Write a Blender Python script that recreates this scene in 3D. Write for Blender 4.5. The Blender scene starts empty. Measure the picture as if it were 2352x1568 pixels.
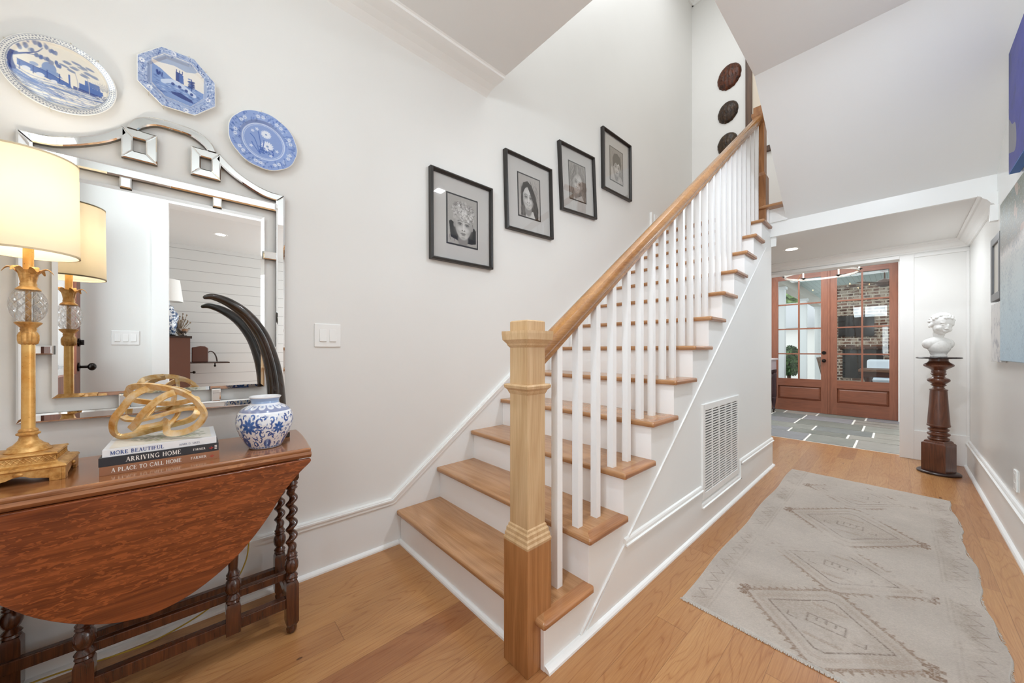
import bpy, bmesh, math, random
import numpy as np
from mathutils import Vector, Matrix

random.seed(7)
rng = np.random.RandomState(11)
PI = math.pi
C = bpy.context.scene.collection
SC = bpy.context.scene

# ------------------------------------------------------------------ camera, world, lights, exposure
YAW = 0.83186
cam_d = bpy.data.cameras.new('camera')
cam_d.sensor_width = 36.0
cam_d.lens = 810.0 / 2352.0 * 36.0
cam_d.shift_y = 20.0 / 2352.0
cam_d.clip_start = 0.02
cam = bpy.data.objects.new('camera', cam_d)
C.objects.link(cam)
cam.location = (0, 0, 1.13)
cam.rotation_euler = (PI / 2, 0, YAW)
SC.camera = cam

w = bpy.data.worlds.new('world')
SC.world = w
w.use_nodes = True
w.node_tree.nodes['Background'].inputs[0].default_value = (0.93, 0.965, 1.0, 1)
w.node_tree.nodes['Background'].inputs[1].default_value = 1.6

SC.view_settings.view_transform = 'Standard'
SC.view_settings.look = 'None'
SC.view_settings.exposure = 0.38
SC.view_settings.gamma = 1.0
SC.view_settings.use_curve_mapping = False
SC.cycles.max_bounces = 9
SC.cycles.diffuse_bounces = 6
SC.cycles.glossy_bounces = 5
SC.cycles.transmission_bounces = 8
SC.cycles.transparent_max_bounces = 10
SC.cycles.caustics_reflective = False
SC.cycles.caustics_refractive = False
SC.cycles.sample_clamp_indirect = 6.0
SC.cycles.use_adaptive_sampling = True
SC.cycles.adaptive_threshold = 0.02
SC.cycles.use_denoising = True


def area(name, loc, rot, sx, sy, watts, col=(1, 1, 1)):
    d = bpy.data.lights.new(name, 'AREA')
    d.shape = 'RECTANGLE'
    d.size = sx
    d.size_y = sy
    d.energy = watts
    d.color = col
    o = bpy.data.objects.new(name, d)
    C.objects.link(o)
    o.location = loc
    o.rotation_euler = rot
    return o


# daylight through the front door glass and an added, unseen transom made for its light
DAY = (0.84, 0.925, 1)
area('daylight_front_door', (-0.06, -0.86, 1.47), (PI / 2, 0, 0), 0.64, 1.04, 13, DAY)
area('fill_light_transom', (-0.55, -0.88, 2.50), (PI / 2, 0, 0), 1.6, 0.40, 24, DAY)
# added unseen panel in the sitting room on the right; daylight in the stairwell above
area('fill_light_sitting_room', (1.9, 3.0, 1.5), (PI / 2, 0, PI), 2.2, 1.8, 64, DAY)
area('daylight_stairwell', (-1.1, 3.0, 6.05), (0, 0, 0), 1.4, 2.6, 32, (0.94, 0.97, 1))
area('daylight_upper_hall', (-0.9, -0.5, 4.7), (PI / 2, 0, 0), 2.0, 1.8, 18, (0.92, 0.96, 1))
area('fill_light_back_room', (-0.9, 6.9, 2.72), (0, 0, 0), 1.6, 1.6, 50, (0.93, 0.97, 1))  # added panel under the ceiling to fill the back room, no fitting
area('light_entry_ceiling', (-0.62, 0.40, 3.12), (0, 0, 0), 0.10, 0.10, 15, (0.84, 0.92, 1))  # added unseen light, set forward to brighten the risers
area('light_entry_ceiling', (-0.10, 2.3, 3.12), (0, 0, 0), 0.10, 0.10, 18, (0.84, 0.92, 1))
area('light_corridor', (-0.1, 4.9, 2.20), (0, 0, 0), 0.5, 0.5, 8, (0.90, 0.95, 1))
area('fill_light_porch', (-0.4, 10.4, 2.74), (0, 0, 0), 2.0, 3.0, 22, (0.9, 0.96, 1))  # added panel helping the sky light under the porch roof, no lamp there


# ------------------------------------------------------------------ helpers
def lin(c):
    return c / 12.92 if c <= 0.04045 else ((c + 0.055) / 1.055) ** 2.4


def H(s):
    s = s.lstrip('#')
    return tuple(lin(int(s[i:i + 2], 16) / 255) for i in (0, 2, 4))


def hx(s):
    return np.array(H(s))


class MB:
    def __init__(self):
        self.v = []
        self.f = []
        self.m = []
        self.mi = 0

    def add(self, vs, fs):
        b = len(self.v)
        self.v += [tuple(p) for p in vs]
        for f in fs:
            self.f.append(tuple(i + b for i in f))
            self.m.append(self.mi)
        return self

    def box(self, x0, x1, y0, y1, z0, z1):
        x0, x1 = min(x0, x1), max(x0, x1)
        y0, y1 = min(y0, y1), max(y0, y1)
        z0, z1 = min(z0, z1), max(z0, z1)
        return self.add([(x0, y0, z0), (x1, y0, z0), (x1, y1, z0), (x0, y1, z0),
                         (x0, y0, z1), (x1, y0, z1), (x1, y1, z1), (x0, y1, z1)],
                        [(0, 3, 2, 1), (4, 5, 6, 7), (0, 1, 5, 4), (1, 2, 6, 5), (2, 3, 7, 6), (3, 0, 4, 7)])

    def frustum(self, cx, cy, a0, b0, z0, a1, b1, z1):
        """four-sided block with half sizes a,b at the bottom and the top"""
        return self.add([(cx - a0, cy - b0, z0), (cx + a0, cy - b0, z0), (cx + a0, cy + b0, z0), (cx - a0, cy + b0, z0),
                         (cx - a1, cy - b1, z1), (cx + a1, cy - b1, z1), (cx + a1, cy + b1, z1), (cx - a1, cy + b1, z1)],
                        [(0, 3, 2, 1), (4, 5, 6, 7), (0, 1, 5, 4), (1, 2, 6, 5), (2, 3, 7, 6), (3, 0, 4, 7)])

    def square_turn(self, cx, cy, prof):
        """square section stack: prof = [(half, z)...]"""
        vs = []
        for a, z in prof:
            vs += [(cx - a, cy - a, z), (cx + a, cy - a, z), (cx + a, cy + a, z), (cx - a, cy + a, z)]
        fs = []
        n = len(prof)
        for i in range(n - 1):
            for k in range(4):
                a, b = i * 4 + k, i * 4 + (k + 1) % 4
                fs.append((a, b, b + 4, a + 4))
        fs.append((3, 2, 1, 0))
        fs.append(tuple((n - 1) * 4 + k for k in range(4)))
        return self.add(vs, fs)

    def prism(self, pts, axis, lo, hi):
        """polygon (2D list) extruded along axis 0/1/2; the 2D coords are the other two axes in order"""
        def P(p, t):
            q = list(p)
            q.insert(axis, t)
            return tuple(q)
        n = len(pts)
        vs = [P(p, lo) for p in pts] + [P(p, hi) for p in pts]
        fs = [tuple(range(n))[::-1], tuple(range(n, 2 * n))]
        for i in range(n):
            j = (i + 1) % n
            fs.append((i, j, j + n, i + n))
        return self.add(vs, fs)

    def lathe(self, prof, n=32, c=(0, 0), flute=None, capb=True, capt=True):
        vs = []
        for r, z in prof:
            for k in range(n):
                a = 2 * PI * k / n
                rr = r
                if flute:
                    rr = r * (1 + flute(a, z))
                vs.append((c[0] + rr * math.cos(a), c[1] + rr * math.sin(a), z))
        fs = []
        m = len(prof)
        for i in range(m - 1):
            for k in range(n):
                a, b = i * n + k, i * n + (k + 1) % n
                fs.append((a, b, b + n, a + n))
        if capb:
            fs.append(tuple(range(n))[::-1])
        if capt:
            fs.append(tuple((m - 1) * n + k for k in range(n)))
        return self.add(vs, fs)

    def twist(self, cx, cy, z0, z1, r, off, turns, n=16, m=60):
        vs = []
        for i in range(m + 1):
            t = i / m
            z = z0 + (z1 - z0) * t
            ph = 2 * PI * turns * t
            e = min(1, 8 * t, 8 * (1 - t))
            ox, oy = off * e * math.cos(ph), off * e * math.sin(ph)
            for k in range(n):
                a = 2 * PI * k / n
                vs.append((cx + ox + r * math.cos(a), cy + oy + r * math.sin(a), z))
        fs = []
        for i in range(m):
            for k in range(n):
                a, b = i * n + k, i * n + (k + 1) % n
                fs.append((a, b, b + n, a + n))
        fs.append(tuple(range(n))[::-1])
        fs.append(tuple(m * n + k for k in range(n)))
        return self.add(vs, fs)

    def tube(self, pts, r, n=10, closed=False, section=None, up=(0, 0, 1)):
        """sweep a circle (or a section list) along pts; r a number or a list"""
        P = [Vector(p) for p in pts]
        m = len(P)
        rs = r if isinstance(r, (list, tuple)) else [r] * m
        if section is None:
            section = [(math.cos(2 * PI * k / n), math.sin(2 * PI * k / n)) for k in range(n)]
        n = len(section)
        T = []
        for i in range(m):
            if closed:
                t = P[(i + 1) % m] - P[i - 1]
            else:
                t = P[min(i + 1, m - 1)] - P[max(i - 1, 0)]
            T.append(t.normalized())
        u = Vector(up)
        u = u - T[0] * u.dot(T[0])
        if u.length < 1e-4:
            u = Vector((1, 0, 0)) - T[0] * T[0].x
        u.normalize()
        U = [u]
        for i in range(1, m):
            q = U[-1] - T[i] * U[-1].dot(T[i])
            q.normalize()
            U.append(q)
        if closed:
            q = U[-1] - T[0] * U[-1].dot(T[0])
            q.normalize()
            ang = math.atan2(T[0].dot(U[0].cross(q)), U[0].dot(q))
            for i in range(m):
                U[i] = Matrix.Rotation(-ang * i / m, 3, T[i]) @ U[i]
        vs = []
        for i in range(m):
            W = T[i].cross(U[i])
            for a, b in section:
                vs.append(P[i] + (W * a + U[i] * b) * rs[i])
        fs = []
        for i in range(m if closed else m - 1):
            j = (i + 1) % m
            for k in range(n):
                l = (k + 1) % n
                fs.append((i * n + k, i * n + l, j * n + l, j * n + k))
        if not closed:
            fs.append(tuple(range(n))[::-1])
            fs.append(tuple((m - 1) * n + k for k in range(n)))
        return self.add(vs, fs)

    def ball(self, c, rx, ry=None, rz=None, n=20, m=12, M=None):
        ry = ry or rx
        rz = rz or rx
        vs = []
        fs = []
        pts = [(0, 0, -rz)]
        for i in range(1, m):
            ph = -PI / 2 + PI * i / m
            for k in range(n):
                a = 2 * PI * k / n
                pts.append((rx * math.cos(ph) * math.cos(a), ry * math.cos(ph) * math.sin(a), rz * math.sin(ph)))
        pts.append((0, 0, rz))
        for p in pts:
            q = Vector(p)
            if M is not None:
                q = M @ q
            vs.append((q.x + c[0], q.y + c[1], q.z + c[2]))
        for k in range(n):
            fs.append((0, 1 + (k + 1) % n, 1 + k))
        for i in range(m - 2):
            for k in range(n):
                a = 1 + i * n + k
                b = 1 + i * n + (k + 1) % n
                fs.append((a, b, b + n, a + n))
        l = len(pts) - 1
        for k in range(n):
            fs.append((l, 1 + (m - 2) * n + k, 1 + (m - 2) * n + (k + 1) % n))
        return self.add(vs, fs)


def smooth_pts(P, k=6, closed=False):
    P = [Vector(p) for p in P]
    n = len(P)
    q = []
    rngi = range(n) if closed else range(n - 1)
    for i in rngi:
        if closed:
            p0, p1, p2, p3 = P[i - 1], P[i], P[(i + 1) % n], P[(i + 2) % n]
        else:
            p0, p1, p2, p3 = P[max(i - 1, 0)], P[i], P[i + 1], P[min(i + 2, n - 1)]
        for j in range(k):
            t_ = j / k
            q.append(.5 * ((2 * p1) + (-p0 + p2) * t_ + (2 * p0 - 5 * p1 + 4 * p2 - p3) * t_ * t_ + (-p0 + 3 * p1 - 3 * p2 + p3) * t_ ** 3))
    if not closed:
        q.append(P[-1])
    return q


ORG = {}


def tag(o, label=None, cat=None, group=None, kind=None):
    if label:
        o['label'] = label
    if cat:
        o['category'] = cat
    if group:
        o['group'] = group
    if kind:
        o['kind'] = kind
    return o


def thing(name, label, cat, loc=(0, 0, 0), rotz=0, group=None):
    o = bpy.data.objects.new(name, None)
    o.empty_display_size = 0.05
    C.objects.link(o)
    o.location = loc
    o.rotation_euler = (0, 0, rotz)
    ORG[o.name] = Vector(loc)
    return tag(o, label, cat, group)


def build(name, mb, mat, parent=None, smooth=False, bevel=0, seg=2, local=False, ang=35):
    """mesh object; vertices in world coordinates unless local, moved into the parent's frame"""
    me = bpy.data.meshes.new(name)
    org = Vector((0, 0, 0))
    if parent is not None and not local:
        org = ORG.get(parent.name, org)
    vs = [(p[0] - org[0], p[1] - org[1], p[2] - org[2]) for p in mb.v]
    me.from_pydata(vs, [], mb.f)
    mats = mat if isinstance(mat, (list, tuple)) else [mat]
    for q in mats:
        me.materials.append(q)
    if len(mats) > 1:
        me.polygons.foreach_set('material_index', mb.m)
    bm = bmesh.new()
    bm.from_mesh(me)
    bmesh.ops.recalc_face_normals(bm, faces=bm.faces)
    bm.to_mesh(me)
    bm.free()
    o = bpy.data.objects.new(name, me)
    C.objects.link(o)
    if smooth:
        me.polygons.foreach_set('use_smooth', [True] * len(me.polygons))
        try:
            me.set_sharp_from_angle(angle=math.radians(ang))
        except Exception:
            pass
    if bevel:
        b = o.modifiers.new('bevel', 'BEVEL')
        b.width = bevel
        b.segments = seg
        b.limit_method = 'ANGLE'
        b.angle_limit = math.radians(40)
    if parent is not None:
        o.parent = parent
        ORG[o.name] = org
    return o


def struct(name, mb, mat, parent=None, **k):
    o = build(name, mb, mat, parent, **k)
    if parent is None:
        o['kind'] = 'structure'
    return o


def grid_obj(name, img, fn, mat, parent=None, local=False, closed_u=False, flip=False):
    """img (h,w,3) linear colours on a grid of vertices fn(s,t) (s to the right, t upwards, 0..1)"""
    h, w_ = img.shape[:2]
    S, T = np.meshgrid(np.linspace(0, 1, w_), np.linspace(0, 1, h))
    P = np.stack(fn(S, T), -1).reshape(-1, 3).astype(np.float64)
    if parent is not None and not local:
        o_ = ORG.get(parent.name, Vector((0, 0, 0)))
        P -= np.array(tuple(o_))
    i = np.arange(w_ - 1)
    j = np.arange(h - 1)
    I, J = np.meshgrid(i, j)
    a = (J * w_ + I).ravel()
    Q = np.stack([a, a + 1, a + 1 + w_, a + w_], -1)
    if flip:
        Q = Q[:, ::-1]
    me = bpy.data.meshes.new(name)
    me.vertices.add(len(P))
    me.vertices.foreach_set('co', P.ravel())
    me.loops.add(Q.size)
    me.loops.foreach_set('vertex_index', Q.ravel().astype(np.int32))
    me.polygons.add(len(Q))
    me.polygons.foreach_set('loop_start', (np.arange(len(Q)) * 4).astype(np.int32))
    me.polygons.foreach_set('loop_total', np.full(len(Q), 4, np.int32))
    me.update(calc_edges=True)
    me.validate()
    ca = me.color_attributes.new('Col', 'FLOAT_COLOR', 'POINT')
    rgba = np.ones((h * w_, 4), np.float32)
    rgba[:, :3] = img[::-1].reshape(-1, 3)      # img row 0 is the top
    ca.data.foreach_set('color', rgba.ravel())
    me.materials.append(mat)
    me.polygons.foreach_set('use_smooth', [True] * len(me.polygons))
    o = bpy.data.objects.new(name, me)
    C.objects.link(o)
    if parent is not None:
        o.parent = parent
        ORG[o.name] = ORG.get(parent.name, Vector((0, 0, 0)))
    return o


# ------------------------------------------------------------------ painting on vertex grids (real artwork on real things)
class Cv:
    def __init__(s, w_, h, ax, ay, bg):
        s.X, s.Y = np.meshgrid((np.arange(w_) + .5) / w_ * ax, (np.arange(h) + .5) / h * ay)
        s.px = ax / w_
        s.im = np.ones((h, w_, 3)) * hx(bg)

    def mix(s, m, col, a=1.0):
        c = hx(col) if isinstance(col, str) else np.array(col)
        m = np.clip(m, 0, 1)[..., None] * a
        s.im = s.im * (1 - m) + c * m

    def ell(s, cx, cy, rx, ry, col, a=1, soft=None, rot=0):
        c_, s_ = math.cos(rot), math.sin(rot)
        dx, dy = s.X - cx, s.Y - cy
        u = (dx * c_ + dy * s_) / rx
        v = (-dx * s_ + dy * c_) / ry
        d = np.sqrt(u * u + v * v)
        sf = soft if soft else max(s.px / min(rx, ry), 1e-3)
        s.mix((1 - d) / sf + .5, col, a)

    def line(s, pts, wd, col, a=1, soft=None):
        wd0, wd1 = wd if isinstance(wd, tuple) else (wd, wd)
        best = np.full(s.X.shape, 9.0)
        n = len(pts) - 1
        for i in range(n):
            (x0, y0), (x1, y1) = pts[i], pts[i + 1]
            dx, dy = x1 - x0, y1 - y0
            L = dx * dx + dy * dy + 1e-12
            t = np.clip(((s.X - x0) * dx + (s.Y - y0) * dy) / L, 0, 1)
            d = np.hypot(s.X - x0 - t * dx, s.Y - y0 - t * dy)
            ww = wd0 + (wd1 - wd0) * (i + t) / n
            best = np.minimum(best, d - ww / 2)
        sf = soft if soft else s.px
        s.mix(.5 - best / sf, col, a)

    def poly(s, pts, col, a=1):
        ins = np.zeros(s.X.shape, bool)
        n = len(pts)
        for i in range(n):
            (x0, y0), (x1, y1) = pts[i], pts[(i + 1) % n]
            if y0 == y1:
                continue
            c_ = ((y0 > s.Y) != (y1 > s.Y)) & (s.X < (x1 - x0) * (s.Y - y0) / (y1 - y0) + x0)
            ins ^= c_
        s.mix(ins.astype(float), col, a)

    def curve(s, pts, wd, col, a=1, soft=None, k=6):
        q = []
        P = [pts[0]] + list(pts) + [pts[-1]]
        for i in range(1, len(P) - 2):
            for j in range(k):
                t = j / k
                p0, p1, p2, p3 = (np.array(P[i + d]) for d in (-1, 0, 1, 2))
                q.append(tuple(.5 * ((2 * p1) + (-p0 + p2) * t + (2 * p0 - 5 * p1 + 4 * p2 - p3) * t * t + (-p0 + 3 * p1 - 3 * p2 + p3) * t ** 3)))
        q.append(tuple(pts[-1]))
        s.line(q, wd, col, a, soft)


# ------------------------------------------------------------------ materials
class G:
    def __init__(s, name):
        s.m = bpy.data.materials.new(name)
        s.m.use_nodes = True
        s.t = s.m.node_tree
        s.b = s.t.nodes['Principled BSDF']
        s.out = s.t.nodes['Material Output']

    def n(s, typ, _props=None, **ins):
        nd = s.t.nodes.new(typ)
        for k, v in (_props or {}).items():
            setattr(nd, k, v)
        for k, v in ins.items():
            key = int(k[1:]) if (k[0] == 'i' and k[1:].isdigit()) else k.replace('_', ' ')
            s.set(nd.inputs[key], v)
        return nd

    def set(s, sock, v):
        if isinstance(v, bpy.types.NodeSocket):
            s.t.links.new(v, sock)
        elif isinstance(v, (tuple, list)) and len(v) == 3 and sock.type == 'RGBA':
            sock.default_value = (*v, 1)
        else:
            sock.default_value = v

    def math(s, op, a, b=None, c=None):
        nd = s.t.nodes.new('ShaderNodeMath')
        nd.operation = op
        for i, v in enumerate((a, b, c)):
            if v is not None:
                s.set(nd.inputs[i], v)
        return nd.outputs[0]

    def mix(s, f, a, b, mode='MIX'):
        nd = s.t.nodes.new('ShaderNodeMix')
        nd.data_type = 'RGBA'
        nd.blend_type = mode
        s.set(nd.inputs[0], f)
        s.set(nd.inputs[6], a)
        s.set(nd.inputs[7], b)
        return nd.outputs[2]

    def ramp(s, f, stops):
        nd = s.t.nodes.new('ShaderNodeValToRGB')
        el = nd.color_ramp.elements
        while len(el) < len(stops):
            el.new(0.5)
        for e, (p, c) in zip(el, stops):
            e.position = p
            e.color = (*c, 1)
        s.set(nd.inputs[0], f)
        return nd.outputs[0]

    def obj(s):
        return s.n('ShaderNodeTexCoord').outputs['Object']

    def vec(s, x, y, z):
        nd = s.t.nodes.new('ShaderNodeCombineXYZ')
        for i, v in enumerate((x, y, z)):
            s.set(nd.inputs[i], v)
        return nd.outputs[0]

    def sep(s, v):
        nd = s.t.nodes.new('ShaderNodeSeparateXYZ')
        s.set(nd.inputs[0], v)
        return nd.outputs

    def noise(s, v, scale=5, detail=3, rough=.5, dist=0):
        return s.n('ShaderNodeTexNoise', Vector=v, Scale=scale, Detail=detail, Roughness=rough, Distortion=dist).outputs[0]

    def bump(s, h, strength=.2, dist=.01):
        nd = s.n('ShaderNodeBump', Height=h, Strength=strength, Distance=dist)
        s.t.links.new(nd.outputs[0], s.b.inputs['Normal'])

    def fin(s, col=None, rough=None, metal=None, **k):
        if col is not None:
            s.set(s.b.inputs['Base Color'], col)
        if rough is not None:
            s.set(s.b.inputs['Roughness'], rough)
        if metal is not None:
            s.set(s.b.inputs['Metallic'], metal)
        for a, v in k.items():
            s.set(s.b.inputs[a.replace('_', ' ')], v)
        return s.m


def plain(name, col, rough=.5, metal=0, **k):
    return G(name).fin(H(col) if isinstance(col, str) else col, rough, metal, **k)


def paint(name, col, rough=.45, var=.02, spec=.4):
    g = G(name)
    n = g.noise(g.obj(), 2.2, 2)
    c = H(col)
    a = tuple(x * (1 - var) for x in c)
    b = tuple(min(1, x * (1 + var)) for x in c)
    col_ = g.mix(n, a, b)
    nb = g.noise(g.obj(), 180, 2)
    g.bump(nb, .04, .002)
    return g.fin(col_, rough, Specular_IOR_Level=spec)


def wood(name, light, dark, axis='z', rough=.35, scale=1.0, cath=.5, fine=.5, coat=0, flake=0, knots=0):
    """oak-like grain running along an axis"""
    g = G(name)
    o = g.sep(g.obj())
    k = {'x': 0, 'y': 1, 'z': 2}[axis]
    al = o[k]
    oth = [o[i] for i in range(3) if i != k]
    v1 = g.vec(g.math('MULTIPLY', oth[0], 7 * scale), g.math('MULTIPLY', oth[1], 7 * scale), g.math('MULTIPLY', al, .7 * scale))
    n1 = g.noise(v1, 1.0, 2, .5)
    ring = g.math('FRACT', g.math('MULTIPLY', n1, 9))
    ring = g.math('ABSOLUTE', g.math('SUBTRACT', ring, .5))
    ring = g.math('MULTIPLY', ring, 2)
    v2 = g.vec(g.math('MULTIPLY', oth[0], 260 * scale), g.math('MULTIPLY', oth[1], 260 * scale), g.math('MULTIPLY', al, 7 * scale))
    n2 = g.noise(v2, 1.0, 3, .6)
    v3 = g.vec(g.math('MULTIPLY', oth[0], 3), g.math('MULTIPLY', oth[1], 3), g.math('MULTIPLY', al, 1.0))
    n3 = g.noise(v3, 1.0, 2)
    f = g.math('ADD', g.math('MULTIPLY', ring, cath), g.math('MULTIPLY', n2, fine))
    f = g.math('ADD', f, g.math('MULTIPLY', g.math('SUBTRACT', n3, .5), .5))
    if flake:
        v4 = g.vec(g.math('MULTIPLY', oth[0], 110), g.math('MULTIPLY', oth[1], 110), g.math('MULTIPLY', al, 30))
        n4 = g.noise(v4, 1.0, 2, .5, 1.2)
        v5 = g.vec(g.math('MULTIPLY', oth[0], 5), g.math('MULTIPLY', oth[1], 5), g.math('MULTIPLY', al, 1.6))
        msk = g.math('GREATER_THAN', g.noise(v5, 1.0, 1), .5)
        fl = g.math('MULTIPLY', g.math('GREATER_THAN', n4, .56), g.math('MULTIPLY', msk, flake))
        f = g.math('SUBTRACT', f, fl)
    col = g.ramp(f, [(0.08, H(light)), (0.85, H(dark))])
    if knots:
        vo = g.n('ShaderNodeTexVoronoi', Vector=g.vec(g.math('MULTIPLY', oth[0], 6), g.math('MULTIPLY', oth[1], 6), g.math('MULTIPLY', al, 3)), Scale=1.0)
        kn = g.math('LESS_THAN', vo.outputs['Distance'], .035 * knots)
        col = g.mix(kn, col, H('3a2010'))
    g.bump(n2, .06, .002)
    return g.fin(col, rough, Coat_Weight=coat, Coat_Roughness=.15)


def attr_mat(name, rough=.3, coat=0, noise=0, spec=.5):
    g = G(name)
    a = g.n('ShaderNodeAttribute', {'attribute_name': 'Col'}).outputs['Color']
    if noise:
        n = g.noise(g.obj(), 420, 3, .7)
        n2 = g.noise(g.obj(), 24, 4, .6)
        f = g.math('ADD', g.math('MULTIPLY', g.math('SUBTRACT', n, .5), noise), g.math('MULTIPLY', g.math('SUBTRACT', n2, .5), noise * .5))
        f = g.math('ADD', f, 1.0)
        a = g.mix(1.0, a, g.vec(f, f, f), 'MULTIPLY')
        g.bump(n, .7, .006)
    return g.fin(a, rough, Coat_Weight=coat, Coat_Roughness=.05, Specular_IOR_Level=spec)


M_wall = paint('wall_paint', 'E9E8E5', .42)
M_wallr = paint('wall_paint_gloss', 'EAEAE7', .2, .01, .5)
M_trim = paint('trim_paint', 'F1F1EF', .3, .01)
M_side = paint('stair_side_paint', 'EFF0EF', .4, .01)
M_riser = paint('riser_paint', 'F8F8F8', .35, .01)
M_ceil = paint('ceiling_paint', 'E6E6E4', .6, .01)
M_bal = paint('baluster_paint', 'F3F3F3', .3, .01)
M_newel = wood('newel_oak', 'DABC93', 'B18A5E', 'z', .4, 1, .25, .75)
M_newel2 = wood('newel_base_oak', 'BE8858', '8C5A2E', 'z', .35, 1, .3, .7, knots=1)
M_newel3 = wood('upper_newel_oak', 'B98252', '7C4E28', 'z', .35, 1, .3, .7)
M_tx = wood('tread_oak', 'C6966A', '8E6038', 'x', .22, 1, .22, .7, .25)
M_ty = wood('tread_return_oak', 'C0885A', '855330', 'y', .25, 1, .35, .6, .2)
M_rail = wood('handrail_oak', 'C08A4E', '7E4F24', 'y', .22, 1, .14, .8, .4)
M_tabtop = wood('table_top_oak', 'AE7448', '6C3A1E', 'y', .16, 1.4, .3, .5, .6, .35)
M_leaf = wood('table_leaf_oak', '98512A', '40190A', 'y', .24, 1.5, .3, .6, .35, .35)
M_tleg = wood('table_leg_oak', '6A3A1F', '2A130B', 'z', .22, 2, .3, .7, .5)
M_ped = wood('pedestal_mahogany', '74452F', '3A1E14', 'z', .3, 2, .3, .6, .3)
M_door = wood('door_mahogany', '945C44', '6E4230', 'z', .35, 1.4, .25, .5)
M_doorx = wood('door_rail_mahogany', '8E563E', '683C2C', 'x', .35, 1.4, .25, .5)
M_black = plain('frame_black', '2B2724', .35)
M_horn = None
g = G('horn_black')
o_ = g.obj()
M_horn = g.fin(g.ramp(g.noise(o_, 14, 3), [(.35, H('17130F')), (.8, H('3A2A20'))]), .14, Coat_Weight=.5)
M_mir = plain('mirror_glass', (0.87, 0.875, 0.87), .0, 1.0)
M_mirb = plain('mirror_backing', '6A655C', .5)
M_bronze = plain('dark_bronze', '241E1B', .3, .8)
M_white = plain('white_plastic', 'F2F2F0', .35)
M_whiteg = plain('white_shade', 'F3F2EE', .6)

# gilded lamp
g = G('antique_gilt')
o_ = g.obj()
n1 = g.noise(o_, 30, 4, .6)
n2 = g.noise(o_, 110, 2, .6)
c_ = g.ramp(g.math('ADD', g.math('MULTIPLY', n1, .7), g.math('MULTIPLY', n2, .3)), [(.30, H('94642E')), (.46, H('CC9650')), (.70, H('F0C682'))])
g.bump(n1, .25, .003)
M_gilt = g.fin(c_, .4, .4)
g = G('gilt_column')
o_ = g.obj()
n1 = g.noise(o_, 22, 4, .6)
n2 = g.noise(o_, 300, 2, .5)
c_ = g.ramp(n1, [(.3, H('D89A48')), (.7, H('F2C67A'))])
c_ = g.mix(g.math('GREATER_THAN', n2, .72), c_, H('6E4718'))
M_giltc = g.fin(c_, .36, .4)
g = G('gold_leaf')
o_ = g.obj()
n1 = g.noise(o_, 26, 3, .6)
M_gold = g.fin(g.ramp(n1, [(.35, H('E0A95C')), (.5, H('F0CB8E')), (.70, H('F6E3C6'))]), .32, .5)

# lamp shade cloth
g = G('lamp_shade_cloth')
dif = g.n('ShaderNodeBsdfDiffuse', Color=H('F2EDE2'))
tra = g.n('ShaderNodeBsdfTranslucent', Color=H('FAF3E4'))
mx = g.n('ShaderNodeMixShader', i0=.55, i1=dif.outputs[0], i2=tra.outputs[0])
g.t.links.new(mx.outputs[0], g.out.inputs[0])
M_shade = g.m

g = G('cut_glass')
o_ = g.sep(g.obj())
ang = g.math('ARCTAN2', o_[1], o_[0])
a1 = g.math('ADD', g.math('MULTIPLY', ang, 12.0), g.math('MULTIPLY', o_[2], 260))
a2 = g.math('SUBTRACT', g.math('MULTIPLY', ang, 12.0), g.math('MULTIPLY', o_[2], 260))
h_ = g.math('MINIMUM', g.math('ABSOLUTE', g.math('SINE', g.math('MULTIPLY', a1, .5))), g.math('ABSOLUTE', g.math('SINE', g.math('MULTIPLY', a2, .5))))
h_ = g.math('POWER', h_, .5)
g.bump(h_, 1.0, .006)
gl = g.n('ShaderNodeBsdfGlossy', Roughness=.05)
tr = g.n('ShaderNodeBsdfTransparent')
nrm = [l for l in g.t.links if l.to_socket == g.b.inputs['Normal']][0].from_socket
g.t.links.new(nrm, gl.inputs['Normal'])
lw = g.n('ShaderNodeLayerWeight', Blend=.35)
g.t.links.new(nrm, lw.inputs['Normal'])
edge = g.math('LESS_THAN', h_, .34)
f_ = g.math('MINIMUM', g.math('ADD', g.math('MULTIPLY', lw.outputs['Fresnel'], .6), g.math('MULTIPLY', edge, .45)), .8)
f_ = g.math('ADD', f_, .06)
mx0 = g.n('ShaderNodeMixShader', i0=f_, i1=tr.outputs[0], i2=gl.outputs[0])
wh = g.n('ShaderNodeBsdfTranslucent', Color=(.95, .95, .93))
mx = g.n('ShaderNodeMixShader', i0=.16, i1=mx0.outputs[0], i2=wh.outputs[0])
g.t.links.new(mx.outputs[0], g.out.inputs[0])
M_cut = g.m

g = G('pane_glass')
gl = g.n('ShaderNodeBsdfGlossy', Roughness=.01)
tr = g.n('ShaderNodeBsdfTransparent', Color=(.97, .985, .98))
fr = g.n('ShaderNodeFresnel', IOR=1.45)
mx = g.n('ShaderNodeMixShader', i0=g.math('MINIMUM', fr.outputs[0], .5), i1=tr.outputs[0], i2=gl.outputs[0])
g.t.links.new(mx.outputs[0], g.out.inputs[0])
M_glass = g.m


g = G('picture_glass')
gl = g.n('ShaderNodeBsdfGlossy', Roughness=.02)
tr = g.n('ShaderNodeBsdfTransparent')
fr = g.n('ShaderNodeFresnel', IOR=1.22)
mx = g.n('ShaderNodeMixShader', i0=g.math('MINIMUM', fr.outputs[0], .25), i1=tr.outputs[0], i2=gl.outputs[0])
g.t.links.new(mx.outputs[0], g.out.inputs[0])
M_pglass = g.m


def emis(name, col, s):
    g = G(name)
    e = g.n('ShaderNodeEmission', Color=H(col), Strength=s)
    g.t.links.new(e.outputs[0], g.out.inputs[0])
    return g.m


M_led = emis('downlight_glow', 'FFF6EA', 9)
M_bulb = emis('bulb_glow', 'FFE2B0', 14)

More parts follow.
